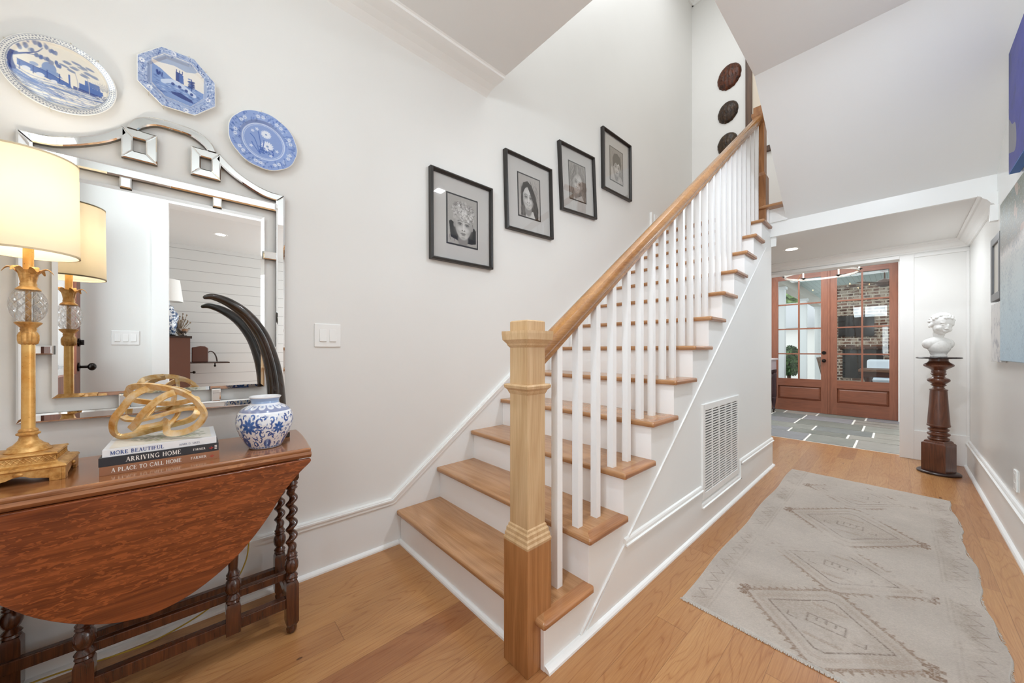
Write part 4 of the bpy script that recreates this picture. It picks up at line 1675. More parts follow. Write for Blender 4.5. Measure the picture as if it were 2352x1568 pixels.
# side bars rise up to the crest corners
mbar(mb, [(ML, MBt), (ML + bw, MBt + .030), (ML + bw, 1.835), (ML, 1.867)])
mbar(mb, [(MR_ - bw, MBt + .030), (MR_, MBt), (MR_, 1.867), (MR_ - bw, 1.835)])
mbar(mb, [(ML, MBt), (MR_, MBt), (MR_ - bw, MBt + .030), (ML + bw, MBt + .030)])
mbar(mb, [(ML + bw, 1.784), (MR_ - bw, 1.784), (MR_ - bw, 1.822), (ML + bw, 1.822)])
for s in (-1, 1):
    f_ = lambda p: (mc + s * (p[0] - mc), p[1])
    sw_o = resamp([f_(p) for p in [(.329, 1.867), (.27, 1.869), (.212, 1.888), (.158, 1.918), (.115, 1.955), (.095, 1.976)]])
    sw_i = resamp([f_(p) for p in [(.297, 1.835), (.247, 1.841), (.189, 1.866), (.134, 1.898), (.098, 1.928), (.082, 1.948)]])
    mstrip(mb, sw_o, sw_i)
    # square scroll
    oy0, oy1, oz0, oz1 = .0, .096, 1.861, 1.977
    iy0, iy1, iz0, iz1 = .031, .066, 1.894, 1.944
    for q in ([(oy0, oz1), (oy1, oz1), (iy1, iz1), (iy0, iz1)], [(oy1, oz1), (oy1, oz0), (iy1, iz0), (iy1, iz1)],
              [(oy1, oz0), (oy0, oz0), (iy0, iz0), (iy1, iz0)], [(oy0, oz0), (oy0, 1.925), (iy0, 1.925), (iy0, iz0)] if s < 0 and False else [(oy0, oz0), (oy0, oz1), (iy0, iz1), (iy0, iz0)]):
        mbar(mb, [f_(p) for p in q], .004)
    ao = resamp([f_(p) for p in [(mc, 2.050), (-.005, 2.049), (.030, 2.040), (.058, 2.022), (.074, 2.000), (.082, 1.979)]])
    ai = resamp([f_(p) for p in [(mc, 2.020), (-.010, 2.019), (.014, 2.011), (.034, 1.998), (.045, 1.988), (.052, 1.978)]])
    mstrip(mb, ao, ai)
build('mirror_frame', mb, [M_mir, M_mirb], mr)
mb = MB()
for (ya_, yb_, za_, zb_) in [(-.198, -.167, 1.745, 1.786), (.070, .100, 1.745, 1.786), (-.200, -.171, .911, .964), (.066, .096, .911, .964),
                             (.248, .300, 1.553, 1.589), (.248, .300, 1.115, 1.146), (-.398, -.352, 1.553, 1.589), (-.398, -.352, 1.115, 1.146)]:
    mb = MB()
    mbar(mb, [(ya_, za_), (yb_, za_), (yb_, zb_), (ya_, zb_)], .004)
    build('spacer_block', mb, [M_mir, M_mirb], mr)
XM0, XM1 = -1.9900, -1.981
M_mirs = plain('mirror_plate_edge', 'BDBAB4', .4)
mb = MB()
mbar(mb, [(-.357, .962), (.253, .962), (.253, 1.747), (-.357, 1.747)], .014)
build('mirror_plate', mb, [M_mir, M_mirs], mr)

# ------------------------------------------------------------------ plates on the wall
M_plate = attr_mat('plate_glaze', .1, .7)
M_clip = plain('clear_wire', 'CFC9B8', .4, .2)


def plate_mesh(name, label, img, shape, rimw, depth, cy_, cz_, clips, x=-1.972):
    """shape(a)->(dy,dz) of the outline; img square, painted; concentric rings so that the rim rises off the wall"""
    t = thing(name, label, 'plate', (-2.0, cy_, cz_ - .1), 0, 'blue and white plates above the mirror')
    NR, NA = 110, 300
    A, R_ = np.meshgrid(np.linspace(0, 2 * PI, NA + 1), np.linspace(0, 1, NR))
    dy, dz = shape(A)
    Y_ = cy_ + dy * R_
    Z_ = cz_ + dz * R_
    prof = np.interp(R_, [0, 1 - rimw * 1.25, 1 - rimw, .985, 1.0], [x - .014, x - .014, x - .004, x, x - .002])
    h, w_ = img.shape[:2]
    u = (dy * R_ / (2 * np.abs(dy).max()) + .5)
    v = (.5 - dz * R_ / (2 * np.abs(dz).max()))
    ui = np.clip(u * (w_ - 1), 0, w_ - 1.001)
    vi = np.clip(v * (h - 1), 0, h - 1.001)
    u0, v0 = ui.astype(int), vi.astype(int)
    fu, fv = (ui - u0)[..., None], (vi - v0)[..., None]
    col = (img[v0, u0] * (1 - fu) * (1 - fv) + img[v0, u0 + 1] * fu * (1 - fv) + img[v0 + 1, u0] * (1 - fu) * fv + img[v0 + 1, u0 + 1] * fu * fv)
    edge = (R_ > .978)[..., None]
    col = np.where(edge, hx('EFEFEA'), col ** 1.45)
    grid_obj('plate_face', col[::-1], lambda s_, t_: (prof, Y_, Z_), M_plate, t)
    mb = MB()
    n = 96
    vs = []
    for k in range(n):
        a = 2 * PI * k / n
        sy, sz = shape(np.array([a]))
        for f_, xx in ((1.0, x - .002), (.99, x - .006), (.70, -1.998)):
            vs.append((xx, cy_ + float(sy[0]) * f_, cz_ + float(sz[0]) * f_))
    fs = []
    for k in range(n):
        l = (k + 1) % n
        for j in range(2):
            fs.append((k * 3 + j, l * 3 + j, l * 3 + j + 1, k * 3 + j + 1))
    mb.add(vs, fs)
    build('plate_back', mb, plain('plate_white', 'EEEDE8', .25), t, smooth=True)
    for a in clips:
        mb = MB()
        sy, sz = shape(np.array([math.radians(a)]))
        d = Vector((float(sy[0]), float(sz[0])))
        e = d.normalized()
        p = Vector((cy_, cz_)) + d
        mb.tube([(-1.995, p.x + e.x * .002, p.y + e.y * .002), (x + .001, p.x + e.x * .0025, p.y + e.y * .0025), (x + .002, p.x - e.x * .004, p.y - e.y * .004)], .0009, 6)
        build('hanger_clip', mb, M_clip, t)
    return t


def scenic(seed, w_=260, bg='EFECE4'):
    cv = Cv(w_, w_, 2, 2, bg)
    return cv


BL, BM, BD, BG = '9DB1D3', '6888C0', '36599F', '7B849B'
# 1: round plate with a willow tree, an arched bridge, a domed church
cv = Cv(280, 280, 2, 2, 'EDEAE2')
r5 = random.Random(9)
for i in range(14):      # meadow lines at the bottom
    y = 1.18 + i * .055
    cv.curve([(.1, y - .25 + .02 * r5.random()), (.5, y - .02 + .06 * r5.random()), (1.0, y + .05 * r5.random()), (1.5, y + .04 * r5.random()), (1.95, y - .05)], .012 + .03 * r5.random(), BL if i % 3 else BM, .75, .02)
for i in range(120):
    x, y = .2 + 1.6 * r5.random(), 1.15 + .7 * r5.random()
    cv.ell(x, y, .05 * r5.random() + .01, .012, [BL, BM, BG][r5.randrange(3)], .6, rot=.2)
cv.poly([(.15, 1.05), (.5, 1.25), (.9, 1.45), (1.1, 1.6), (.7, 1.5), (.35, 1.35), (.15, 1.2)], BM, .6)
# dome
cv.ell(.80, .86, .12, .17, BL, .95)
cv.poly([(.66, .90), (.94, .90), (1.02, 1.02), (.62, 1.0)], BL, .95)
cv.ell(.56, .86, .07, .05, BL, .8)
cv.line([(.80, .66), (.80, .72)], .015, BM)
# bridge
cv.poly([(.30, .86), (.75, .96), (1.15, 1.12), (1.18, 1.22), (.9, 1.18), (.30, 1.02)], BM, .95)
for x, y, r_ in [(.44, 1.04, .07), (.66, 1.10, .07), (.88, 1.17, .055), (1.05, 1.20, .03)]:
    cv.ell(x, y, r_, r_ * .75, 'E4E7EC')
for x in (.34, .55, .77, .97):
    cv.line([(x, .92), (x, 1.12)], .022, BD, .7)
cv.line([(.30, .86), (.75, .96), (1.15, 1.12)], .014, BD, .8)
# castle to the right
cv.poly([(1.30, .98), (1.72, 1.06), (1.74, 1.22), (1.30, 1.16)], BM, .95)
cv.poly([(1.40, .86), (1.66, .90), (1.68, 1.05), (1.40, 1.0)], BM, .9)
cv.poly([(1.20, 1.12), (1.74, 1.20), (1.74, 1.27), (1.2, 1.2)], BD, .8)
cv.line([(1.13, .86), (1.14, 1.15)], .03, BM)
# thin trees
for x0, tops in ((1.28, [(1.10, .50), (1.22, .60), (1.16, .70), (1.05, .62), (1.26, .45)]), (1.48, [(1.36, .52), (1.46, .62), (1.56, .66), (1.50, .48), (1.40, .72)])):
    cv.curve([(x0, 1.22), (x0 - .01, .95), (x0 - .06, .72)], .014, 'C3C6CF')
    for x, y in tops:
        for k in range(4):
            cv.ell(x + .06 * (r5.random() - .5), y + .05 * r5.random(), .07, .024, 'A5AFC4', .75, rot=.3)
# willow
cv.curve([(.24, 1.12), (.20, .92), (.22, .76), (.30, .70)], (.10, .05), BD, .9)
cv.curve([(.24, .78), (.38, .68), (.50, .60), (.62, .50), (.70, .36)], (.045, .012), BD, .9)
cv.curve([(.40, .66), (.60, .62), (.82, .66)], (.02, .01), BD, .8)
for (x, y) in [(.36, .30), (.46, .28), (.58, .26), (.66, .30), (.76, .28), (.84, .34), (.90, .36), (.44, .44), (.52, .50), (.34, .52), (.60, .58), (.68, .60), (.76, .60), (.84, .66), (.92, .62), (.96, .70), (.30, .48), (.24, .46)]:
    for k in range(4):
        cv.ell(x + .05 * (r5.random() - .5), y + .04 * r5.random(), .028, .055, ['8F9BB8', '6F86B8', 'A7B0C6'][r5.randrange(3)], .7)
for i in range(10):
    cv.curve([(.22, .78), (.14, .70 - .02 * i), (.10 + .02 * i, .56)], .006, BG, .5)
for i in range(260):
    x, y = .25 + 1.5 * r5.random(), 1.2 + .68 * r5.random()
    cv.curve([(x, y), (x + .04, y + .012 * (r5.random() - .3)), (x + .09, y + .02)], .008, ['5F78A8', 'F1F0EC', '8C9CBD', 'F1F0EC'][r5.randrange(4)], .7)
for x0_ in (1.62, 1.72, 1.80):
    for k in range(9):
        a_ = -PI / 2 + (k - 4) * .28
        cv.line([(x0_, 1.02), (x0_ + .16 * math.cos(a_), 1.02 + .22 * math.sin(a_))], .005, '9AA5BC', .7)
for k in range(60):
    cv.ell(1.62 + .22 * r5.random(), 1.16 + .12 * r5.random(), .014, .010, ['F1F0EC', '7B849B'][k % 2], .9)
# border
d = np.hypot(cv.X - 1, cv.Y - 1)
cv.mix(((d > .84)).astype(float), 'E9E9E6')
for i in range(96):
    a = 2 * PI * i / 96
    for rr, s_ in ((.89, 0), (.94, .5)):
        cv.ell(1 + rr * math.cos(a + s_ * .065), 1 + rr * math.sin(a + s_ * .065), .020, .012, '6B7690', .9, rot=a + i)
cv.mix((np.abs(d - .855) < .008).astype(float), '8C94A8', .8)
cv.mix((np.abs(d - .972) < .008).astype(float), '8C94A8', .8)
plate_mesh('wall_plate', 'large blue and white plate with willow, bridge and dome, left of the three plates', cv.im,
           lambda a: (.1325 * np.cos(a), .1265 * np.sin(a)), .16, .01, -.3365, 2.089, (80, 50, 230, 260, 150))

# 2: octagonal plate with a castle and bridge
cv = Cv(260, 260, 2, 2, 'B9C6DF')
r5 = random.Random(4)
for i in range(330):
    a = r5.random() * 2 * PI
    rr = .72 + .30 * r5.random()
    x, y = 1 + rr * math.cos(a) * 1.05, 1 + rr * math.sin(a) * 1.05
    c_ = r5.choice([BM, BM, BD, 'DDE4F0', 'E9EDF4', BL])
    cv.ell(x, y, .035 * r5.random() + .012, .014, c_, .8, rot=r5.random() * 3)
for x, y in [(.12, .72), (.88, .12), (1.78, 1.25), (1.2, 1.88), (.3, 1.5), (1.6, .4)]:
    for k in range(7):
        a = k * .9
        cv.ell(x + .045 * math.cos(a), y + .045 * math.sin(a), .035, .022, 'F0F2F6', .95, rot=a)
    cv.ell(x, y, .018, .018, BM)
for (x, y) in [(.35, .25), (.28, .33), (.42, .2), (1.5, .25), (1.58, .33), (1.66, .42), (.55, 1.72), (.63, 1.66), (.7, 1.77), (1.6, 1.66), (1.68, 1.6), (1.74, 1.52)]:
    cv.ell(x, y, .03, .015, '2F4F96', .9, rot=.8)
octi = [(.33, .53), (.65, .20), (1.33, .18), (1.68, .55), (1.68, 1.20), (1.33, 1.66), (.65, 1.60), (.33, 1.30)]
cv.poly(octi, 'ECE9E4')
sky = [(.36, .55), (.66, .23), (1.32, .21), (1.50, .42), (1.2, .52), (.9, .45), (.6, .50)]
cv.poly(sky, '9FB3D3', .7)
cv.poly([(.35, .62), (.55, .70), (.85, .92), (1.1, 1.0), (1.4, .98), (1.66, 1.05), (1.66, 1.20), (1.32, 1.64), (.66, 1.58), (.35, 1.28)], '8FAAD6', .9)
for i in range(90):
    x, y = .4 + 1.2 * r5.random(), .95 + .55 * r5.random()
    cv.ell(x, y, .05, .012, r5.choice(['D5DEEE', BM, BD]), .55, rot=.15)
cv.poly([(.93, .62), (1.10, .64), (1.12, .95), (.93, .93)], BD, .95)
cv.poly([(1.02, .66), (1.12, .68), (1.14, .98), (1.02, .95)], BM, .95)
for x in (.95, 1.03, 1.10):
    cv.line([(x, .55), (x, .64)], .02, BD)
cv.curve([(.62, 1.10), (.85, 1.0), (1.1, 1.06), (1.4, 1.24)], .13, 'D3DDED')
for x, y in ((.86, 1.08), (1.03, 1.10), (1.2, 1.16), (1.34, 1.22)):
    cv.ell(x, y, .045, .05, BD, .9)
for k in range(26):
    cv.ell(1.34 + .12 * (r5.random() - .5), .70 + .34 * r5.random(), .05, .022, r5.choice([BD, BM, '2F4F96']), .8)
cv.line([(1.34, .7), (1.34, 1.1)], .02, BD)
cv.poly([(.8, 1.35), (1.05, 1.30), (1.35, 1.42), (1.40, 1.52), (1.1, 1.48), (.85, 1.42)], '2F4F96', .9)
for k in range(10):
    cv.ell(.45 + .15 * r5.random(), .82 + .12 * r5.random(), .02, .05, BD, .8)
for i in range(520):
    a = r5.random() * 2 * PI
    rr = .76 + .26 * r5.random()
    x, y = 1 + rr * math.cos(a) * 1.04, 1 + rr * math.sin(a) * 1.04
    q = r5.random() * 6
    cv.line([(x, y), (x + .03 * math.cos(q), y + .03 * math.sin(q)), (x + .045 * math.cos(q + .8), y + .045 * math.sin(q + .8))], .009, r5.choice(['3E5FA4', '5C7CBC', 'E9EDF5', '8EA3CC']), .8)
for i in range(8):
    a0, a1 = octi[i], octi[(i + 1) % 8]
    cv.line([a0, a1], .025, 'D6DFEE')
    cv.line([a0, a1], .009, BD, .8)
OCT = np.array([(-.151, 2.267), (-.085, 2.335), (.010, 2.338), (.076, 2.272), (.077, 2.173), (.012, 2.107), (-.083, 2.104), (-.151, 2.169)])
oc = OCT.mean(0)


def oct_shape(a):
    P_ = OCT - oc
    P_ = P_ * 1.02
    dy = np.zeros_like(a)
    dz = np.zeros_like(a)
    ca_, sa_ = np.cos(a), np.sin(a)
    best = np.full(a.shape, 9.0)
    n = len(P_)
    for i in range(n):
        p, q = P_[i], P_[(i + 1) % n]
        e = q - p
        nrm_ = np.array([e[1], -e[0]])
        if nrm_ @ p < 0:
            nrm_ = -nrm_
        den = ca_ * nrm_[0] + sa_ * nrm_[1]
        t_ = np.where(den > 1e-9, (nrm_ @ p) / np.maximum(den, 1e-9), 9.0)
        best = np.minimum(best, t_)
    return best * ca_, best * sa_


plate_mesh('wall_plate', 'octagonal blue and white plate with castle and bridge, middle of the three plates', cv.im,
           oct_shape, .24, .01, float(oc[0]), float(oc[1]), (75, 45, 225, 250))

# 3: blue floral plate with scalloped rim
cv = Cv(260, 260, 2, 2, 'A9BCE2')
r5 = random.Random(6)
d = np.hypot(cv.X - 1, cv.Y - 1)
for i in range(200):
    a = r5.random() * 2 * PI
    rr = .68 + .26 * r5.random()
    cv.ell(1 + rr * math.cos(a), 1 + rr * math.sin(a), .05 * r5.random() + .015, .02, r5.choice([BM, '5F80C6', '5F80C6', BL, 'D3DDF0']), .6, rot=a + r5.random())
for i in range(9):
    a = i * 2 * PI / 9 + .3
    for s_ in (0, .18):
        x, y = 1 + .80 * math.cos(a + s_), 1 + .80 * math.sin(a + s_)
        for k in range(6):
            b_ = k * 1.05
            cv.ell(x + .035 * math.cos(b_), y + .035 * math.sin(b_), .03, .018, 'E9EEF7', .85, rot=b_)
        cv.ell(x, y, .014, .014, BM)
cv.mix((d < .60).astype(float), 'A6B9E0', .95)
for rr, wd_ in ((.605, .018), (.56, .007)):
    cv.mix((np.abs(d - rr) < wd_).astype(float), 'DCE4F3', .9)
for x, y, r_ in ((1.06, .72, .16), (1.10, 1.12, .19)):
    for k in range(16):
        a = k * 2 * PI / 16
        cv.ell(x + r_ * .55 * math.cos(a), y + r_ * .5 * math.sin(a), r_ * .42, r_ * .14, 'EEF1F8', .95, rot=a)
    cv.ell(x, y, r_ * .2, r_ * .18, BL)
for P_ in ([(.88, 1.45), (.80, 1.15), (.72, .95), (.62, .85)], [(.88, 1.45), (.90, 1.1), (.86, .80), (.84, .70)], [(.9, 1.45), (.98, 1.15), (1.0, .95)], [(.86, 1.42), (.70, 1.20), (.66, 1.12)]):
    cv.curve(P_, (.02, .035), '7391CC')
for k in range(36):
    cv.ell(1.0 + .42 * (r5.random() - .3), 1.30 + .2 * (r5.random() - .5), .04, .02, r5.choice(['5F80C6', BM]), .7, rot=r5.random() * 3)
for x, y in ((.68, .72), (.64, 1.25), (1.38, 1.2), (1.2, 1.42), (.8, .62)):
    for k in range(5):
        cv.ell(x + .03 * math.cos(k * 1.26), y + .03 * math.sin(k * 1.26), .026, .016, 'E4EAF5', .9, rot=k * 1.26)
plate_mesh('wall_plate', 'round blue floral plate with scalloped rim, right of the three plates', cv.im,
           lambda a: (.1305 * (1 + .018 * np.abs(np.cos(a * 4.5))) * np.cos(a), .1295 * (1 + .018 * np.abs(np.cos(a * 4.5))) * np.sin(a)), .30, .01, .2515, 2.096, (95, 60, 240, 275))


# ------------------------------------------------------------------ framed charcoal portraits
def base_cv(bg='B9B6B2'):
    cv = Cv(110, 146, 1.0, 1.33, bg)
    n = rng.rand(146, 110)
    cv.im *= (.92 + .16 * n)[..., None]
    return cv


def face(cv, cx, cy, s, tilt=0, skin='CFCDCA', smile=1, dark='2C2A28'):
    c_, s_ = math.cos(tilt), math.sin(tilt)
    T = lambda x, y: (cx + s * (x * c_ - y * s_), cy + s * (x * s_ + y * c_))
    e = lambda x, y, rx, ry, col, a=1, soft=.3, r_=0: cv.ell(*T(x, y), s * rx, s * ry, col, a, soft, tilt + r_)
    e(0, .95, .40, .55, '9E9B98', 1, .3)            # neck
    e(0, 0, .66, .86, skin, 1, .15)
    e(0, .30, .52, .66, skin, 1, .2)
    e(-.45, .15, .28, .55, 'A19E9B', .45, .8)
    e(.50, .15, .25, .55, '8F8C89', .5, .8)
    e(0, -.42, .45, .22, 'E2E1DF', .6, 1)
    e(-.27, .30, .18, .14, 'E2E1DF', .6, 1)
    e(.27, .30, .18, .14, 'E2E1DF', .6, 1)
    e(.02, .25, .06, .34, 'E8E7E5', .7, 1)
    for q in (-1, 1):
        e(q * .27, -.02, .17, .09, '7C7976', .8, .8)
        e(q * .27, 0, .115, .050, 'C4C2C0', .8, .8)
        e(q * .27, 0, .055, .050, dark, .9, .6)
        e(q * .255, -.015, .014, .014, 'E0E0E0', .8, .6)
        cv.line([T(q * .14, -.06), T(q * .27, -.085), T(q * .41, -.03)], s * .035, dark, .8, s * .04)
        cv.line([T(q * .10, -.20), T(q * .28, -.26), T(q * .44, -.18)], s * .055, '5B5855', .7, s * .06)
        e(q * .68, .10, .10, .18, 'B2AFAC', .9, .4)
    e(-.08, .36, .04, .03, dark, .8, .6)
    e(.10, .36, .04, .03, dark, .8, .6)
    cv.line([T(-.12, .38), T(0, .42), T(.14, .38)], s * .03, '6A6764', .7, s * .05)
    if smile:
        cv.line([T(-.20, .55), T(-.08, .60), T(.08, .60), T(.20, .55)], s * .06, 'E4E3E2', 1, s * .05)
        cv.line([T(-.24, .52), T(-.1, .565), T(.1, .565), T(.24, .52)], s * .025, dark, .7, s * .04)
        cv.line([T(-.18, .60), T(0, .65), T(.18, .60)], s * .03, '6A6764', .7, s * .05)
    else:
        cv.line([T(-.20, .58), T(0, .60), T(.20, .58)], s * .035, dark, .85, s * .035)
        e(0, .66, .15, .05, '8F8C89', .8, .6)
        e(0, .54, .15, .035, '85827F', .8, .6)
    e(0, .84, .16, .06, 'A19E9B', .5, .9)
    return T


def hatch(cv, n, box, ang, ln_, cols, wd_=.006, a=.6, seed=0, mask=None):
    r_ = random.Random(seed)
    for i in range(n):
        x, y = box[0] + r_.random() * (box[2] - box[0]), box[1] + r_.random() * (box[3] - box[1])
        if mask and not mask(x, y):
            continue
        an = ang(x, y) if callable(ang) else ang
        dx_, dy_ = math.cos(an) * ln_ / 2, math.sin(an) * ln_ / 2
        b_ = (r_.random() - .5) * ln_ * .3
        cv.line([(x - dx_, y - dy_), (x + b_ * .3, y), (x + dx_, y + dy_)], wd_, r_.choice(cols), a, .008)


def port1():        # curly fair hair, dark jacket
    cv = base_cv()
    cv.poly([(.05, .74), (.12, .70), (.30, .80), (.50, 1.15), (.72, .82), (.90, .78), (.96, .85), (.96, 1.22), (.80, 1.26), (.40, 1.24), (.10, 1.16)], '262422')
    hatch(cv, 60, (.05, .75, .95, 1.2), 1.4, .14, ['3A3836', '1C1A19'], .012, .6, 1)
    face(cv, .53, .76, .43, .04, smile=0)
    r_ = random.Random(3)

    def spot():
        while True:
            x, y = .14 + .76 * r_.random(), .12 + .56 * r_.random()
            u_, v_ = (x - .53) / .37, (y - .42) / .29
            q = u_ * u_ + v_ * v_
            if q < 1 and not (y > .585 + .05 * math.sin(x * 30) and abs(x - .53) < .24):
                return x, y
    cv.ell(.53, .40, .33, .26, 'B5B2AF', 1, .25)
    for i in range(120):
        x, y = spot()
        cv.ell(x, y, .055, .038, r_.choice(['D3D1CE', 'BDBAB7', 'A19E9B', 'E2E1DF', 'C9C7C4']), .8, .6, r_.random() * 3)
    for i in range(110):
        x, y = spot()
        q, k_ = r_.random() * 6, r_.choice((-.8, .8))
        rr = .025 + .03 * r_.random()
        P_ = [(x + rr * math.cos(q + t_ * k_), y + rr * .8 * math.sin(q + t_ * k_)) for t_ in range(4)]
        cv.line(P_, .009, r_.choice(['3E3C3A', '6A6764', '8B8885', 'F3F2F1', 'E2E1DF']), .75, .012)
    return cv.im


def port2():        # long dark straight hair
    cv = base_cv('BDB9B5')
    cv.poly([(.12, .95), (.10, .55), (.22, .25), (.42, .16), (.62, .28), (.80, .60), (.92, 1.0), (.90, 1.33), (.10, 1.30)], '55504C')
    hatch(cv, 80, (.10, .45, .30, 1.25), 1.5, .3, ['3A3633', '7C7773', '9A9692'], .012, .6, 4)
    cv.poly([(.30, 1.33), (.36, 1.10), (.50, 1.18), (.66, 1.10), (.76, 1.33)], 'D5D3D0')
    face(cv, .45, .70, .40, .03, smile=1)
    cv.poly([(.12, .95), (.14, .55), (.24, .27), (.44, .18), (.46, .30), (.30, .42), (.20, .60), (.20, 1.0)], '4A4642')
    cv.poly([(.42, .18), (.60, .26), (.78, .62), (.90, 1.02), (.86, 1.30), (.72, 1.15), (.70, .85), (.58, .62), (.46, .42), (.40, .30)], '46423E')
    hatch(cv, 90, (.42, .2, .88, 1.25), lambda x, y: 1.15, .24, ['2C2927', '6E6965', '8A8581'], .010, .6, 5, lambda x, y: x > .40 + (y - .2) * .35)
    return cv.im


def port3():        # fair haired girl, head tilted, laughing
    cv = base_cv('A8A39E')
    cv.poly([(.05, 1.33), (.05, .40), (.30, .05), (.75, .05), (.98, .45), (.98, 1.33)], '8F8A85')
    hatch(cv, 160, (.03, .05, .97, 1.3), lambda x, y: 1.57 + (.5 - x) * 1.0, .35, ['5A5550', 'B5B0AB', 'CFCBC7', '77726D'], .012, .6, 8)
    cv.poly([(.2, 1.33), (.28, 1.10), (.5, 1.22), (.74, 1.12), (.85, 1.33)], 'CFCCC9')
    face(cv, .50, .70, .41, .30, 'BFBAB6', 1)
    hatch(cv, 70, (.15, .12, .85, .42), lambda x, y: 1.75 + (.45 - x) * 1.8, .26, ['6B6661', 'B5B0AB', 'CFCBC7'], .012, .75, 9)
    return cv.im


def port4():        # dark fringe, chin on hand
    cv = base_cv('A39E99')
    cv.poly([(0, 1.33), (.1, 1.05), (.4, .98), (.8, 1.05), (1, 1.2), (1, 1.33)], 'CBC8C5')
    hatch(cv, 40, (.1, 1.0, .9, 1.3), .9, .12, ['5A5652', '8A8682'], .01, .6, 2)
    face(cv, .54, .72, .38, .12, 'C6C2BF', 0)
    cv.poly([(.22, .70), (.18, .42), (.32, .20), (.56, .14), (.80, .26), (.88, .52), (.82, .76), (.74, .58), (.66, .52), (.55, .60), (.44, .54), (.34, .60), (.28, .74)], '35312E')
    hatch(cv, 80, (.2, .2, .86, .62), lambda x, y: 1.4 + (x - .5) * 1.2, .16, ['1F1C1A', '5F5A56', '7B7672'], .010, .7, 3, lambda x, y: y < .58)
    cv.ell(.16, 1.0, .10, .22, 'CFCCC9', .9, .3, -.2)
    return cv.im


M_draw = attr_mat('charcoal_drawing', .6)
M_mat = plain('mat_board', 'C9C7C4', .7)


def framed(label, yc, zc, w_, h_, pw, ph, img, tilt):
    t = thing('picture_frame', label, 'picture', (-2.0, yc, zc), 0, 'framed charcoal portraits climbing the stair wall')
    t.rotation_euler = (tilt, 0, 0)
    fw = .021
    mb = MB()
    a, b = w_ / 2, h_ / 2
    prof = [(0, 0), (0, .030), (.005, .037), (.012, .038), (fw - .004, .033), (fw, .022), (fw, 0)]   # (inwards, out)
    for s in range(4):
        A = [(-a, -b), (a, -b), (a, b), (-a, b)]
        p0, p1 = A[s], A[(s + 1) % 4]
        cn = [(1, 1), (-1, 1), (-1, -1), (1, -1)]
        c0, c1 = cn[s], cn[(s + 1) % 4]
        vs = []
        for (p, c) in ((p0, c0), (p1, c1)):
            for ii, oo in prof:
                vs.append((oo + .001, p[0] + c[0] * ii, p[1] + c[1] * ii))
        n = len(prof)
        mb.add(vs, [(i, i + 1, i + 1 + n, i + n) for i in range(n - 1)])
    build('frame', mb, M_black, t, local=True)
    build('mat_board', MB().box(.002, .010, -a + fw - .002, a - fw + .002, -b + fw - .002, b - fw + .002), M_mat, t, local=True)
    mb = MB()
    e = .010
    mb.box(.0095, .0112, -pw / 2 - e, pw / 2 + e, -ph / 2 - e, ph / 2 + e)
    build('inner_border', mb, plain('mat_core_black', '151312', .5), t, local=True)
    img = img ** 1.3
    grid_obj('portrait', img, lambda s_, t_: (.0116 + 0 * s_, (s_ - .5) * pw, (t_ - .5) * ph), M_draw, t, local=True)
    build('glazing', MB().box(.0150, .0160, -a + fw - .001, a - fw + .001, -b + fw - .001, b - fw + .001), M_pglass, t, local=True)
    return t


framed('black framed drawing of a curly haired child in dark jacket, lowest on stair wall', 1.360, 2.000, .500, .582, .236, .320, port1(), 0.006)
framed('black framed drawing of a smiling long haired child, second up the stair wall', 2.000, 2.350, .522, .588, .238, .322, port2(), .035)
framed('black framed drawing of a laughing fair haired child, third up the stair wall', 2.628, 2.670, .522, .588, .238, .322, port3(), .068)
framed('black framed drawing of a child with a dark fringe, highest on the stair wall', 3.290, 3.052, .545, .605, .240, .330, port4(), .02)

# ------------------------------------------------------------------ shells on the stairwell wall
def shell(label, x, z_, rx, rz, cols, seed):
    r_ = np.random.RandomState(seed)
    g = G('tortoise_shell')
    o_ = g.obj()
    n1 = g.noise(o_, 20, 4, .65)
    sp = g.sep(o_)
    wv_ = g.math('SINE', g.math('MULTIPLY', g.math('ADD', sp[0], g.math('MULTIPLY', n1, .08)), 130))
    col = g.ramp(g.math('ADD', g.math('MULTIPLY', n1, .8), g.math('MULTIPLY', wv_, .06)), [(.25, H(cols[0])), (.55, H(cols[1])), (.78, H(cols[2]))])
    g.bump(g.math('ADD', wv_, n1), .4, .006)
    m_ = g.fin(col, .35, Coat_Weight=.15, Specular_IOR_Level=.3)
    t = thing('sea_shell', label, 'shell', (x, 5.32, z_), 0, 'dark shells on the stairwell wall')
    rot = .32
    mb = MB()
    NA, NR = 64, 14
    vs = [(0, -.055, 0)]
    ph = r_.rand() * 6
    for j in range(1, NR + 1):
        q = j / NR
        for k in range(NA):
            a = 2 * PI * k / NA
            rr = q * (1 + .07 * math.cos(a - 2.2) + (.018 * math.sin(a * 17 + ph) + .012 * math.sin(a * 9 + ph)) * q ** 3 * (1 if math.sin(a) < .2 else .2))
            u_, v_ = rx * rr * math.cos(a), rz * rr * math.sin(a)
            xx = u_ * math.cos(rot) + v_ * math.sin(rot) * .9
            zz = -u_ * math.sin(rot) + v_ * math.cos(rot)
            dep = -.055 * math.sqrt(max(0, 1 - q ** 2.2)) - .003 * math.sin(q * 16) * (1 - q)
            vs.append((xx, dep - .002, zz))
    fs = [(0, 1 + (k + 1) % NA, 1 + k) for k in range(NA)]
    for j in range(NR - 1):
        for k in range(NA):
            a, b = 1 + j * NA + k, 1 + j * NA + (k + 1) % NA
            fs.append((a, b, b + NA, a + NA))
    mb.add(vs, fs)
    build('shell', mb, m_, t, smooth=True, local=True, ang=180)
    return t


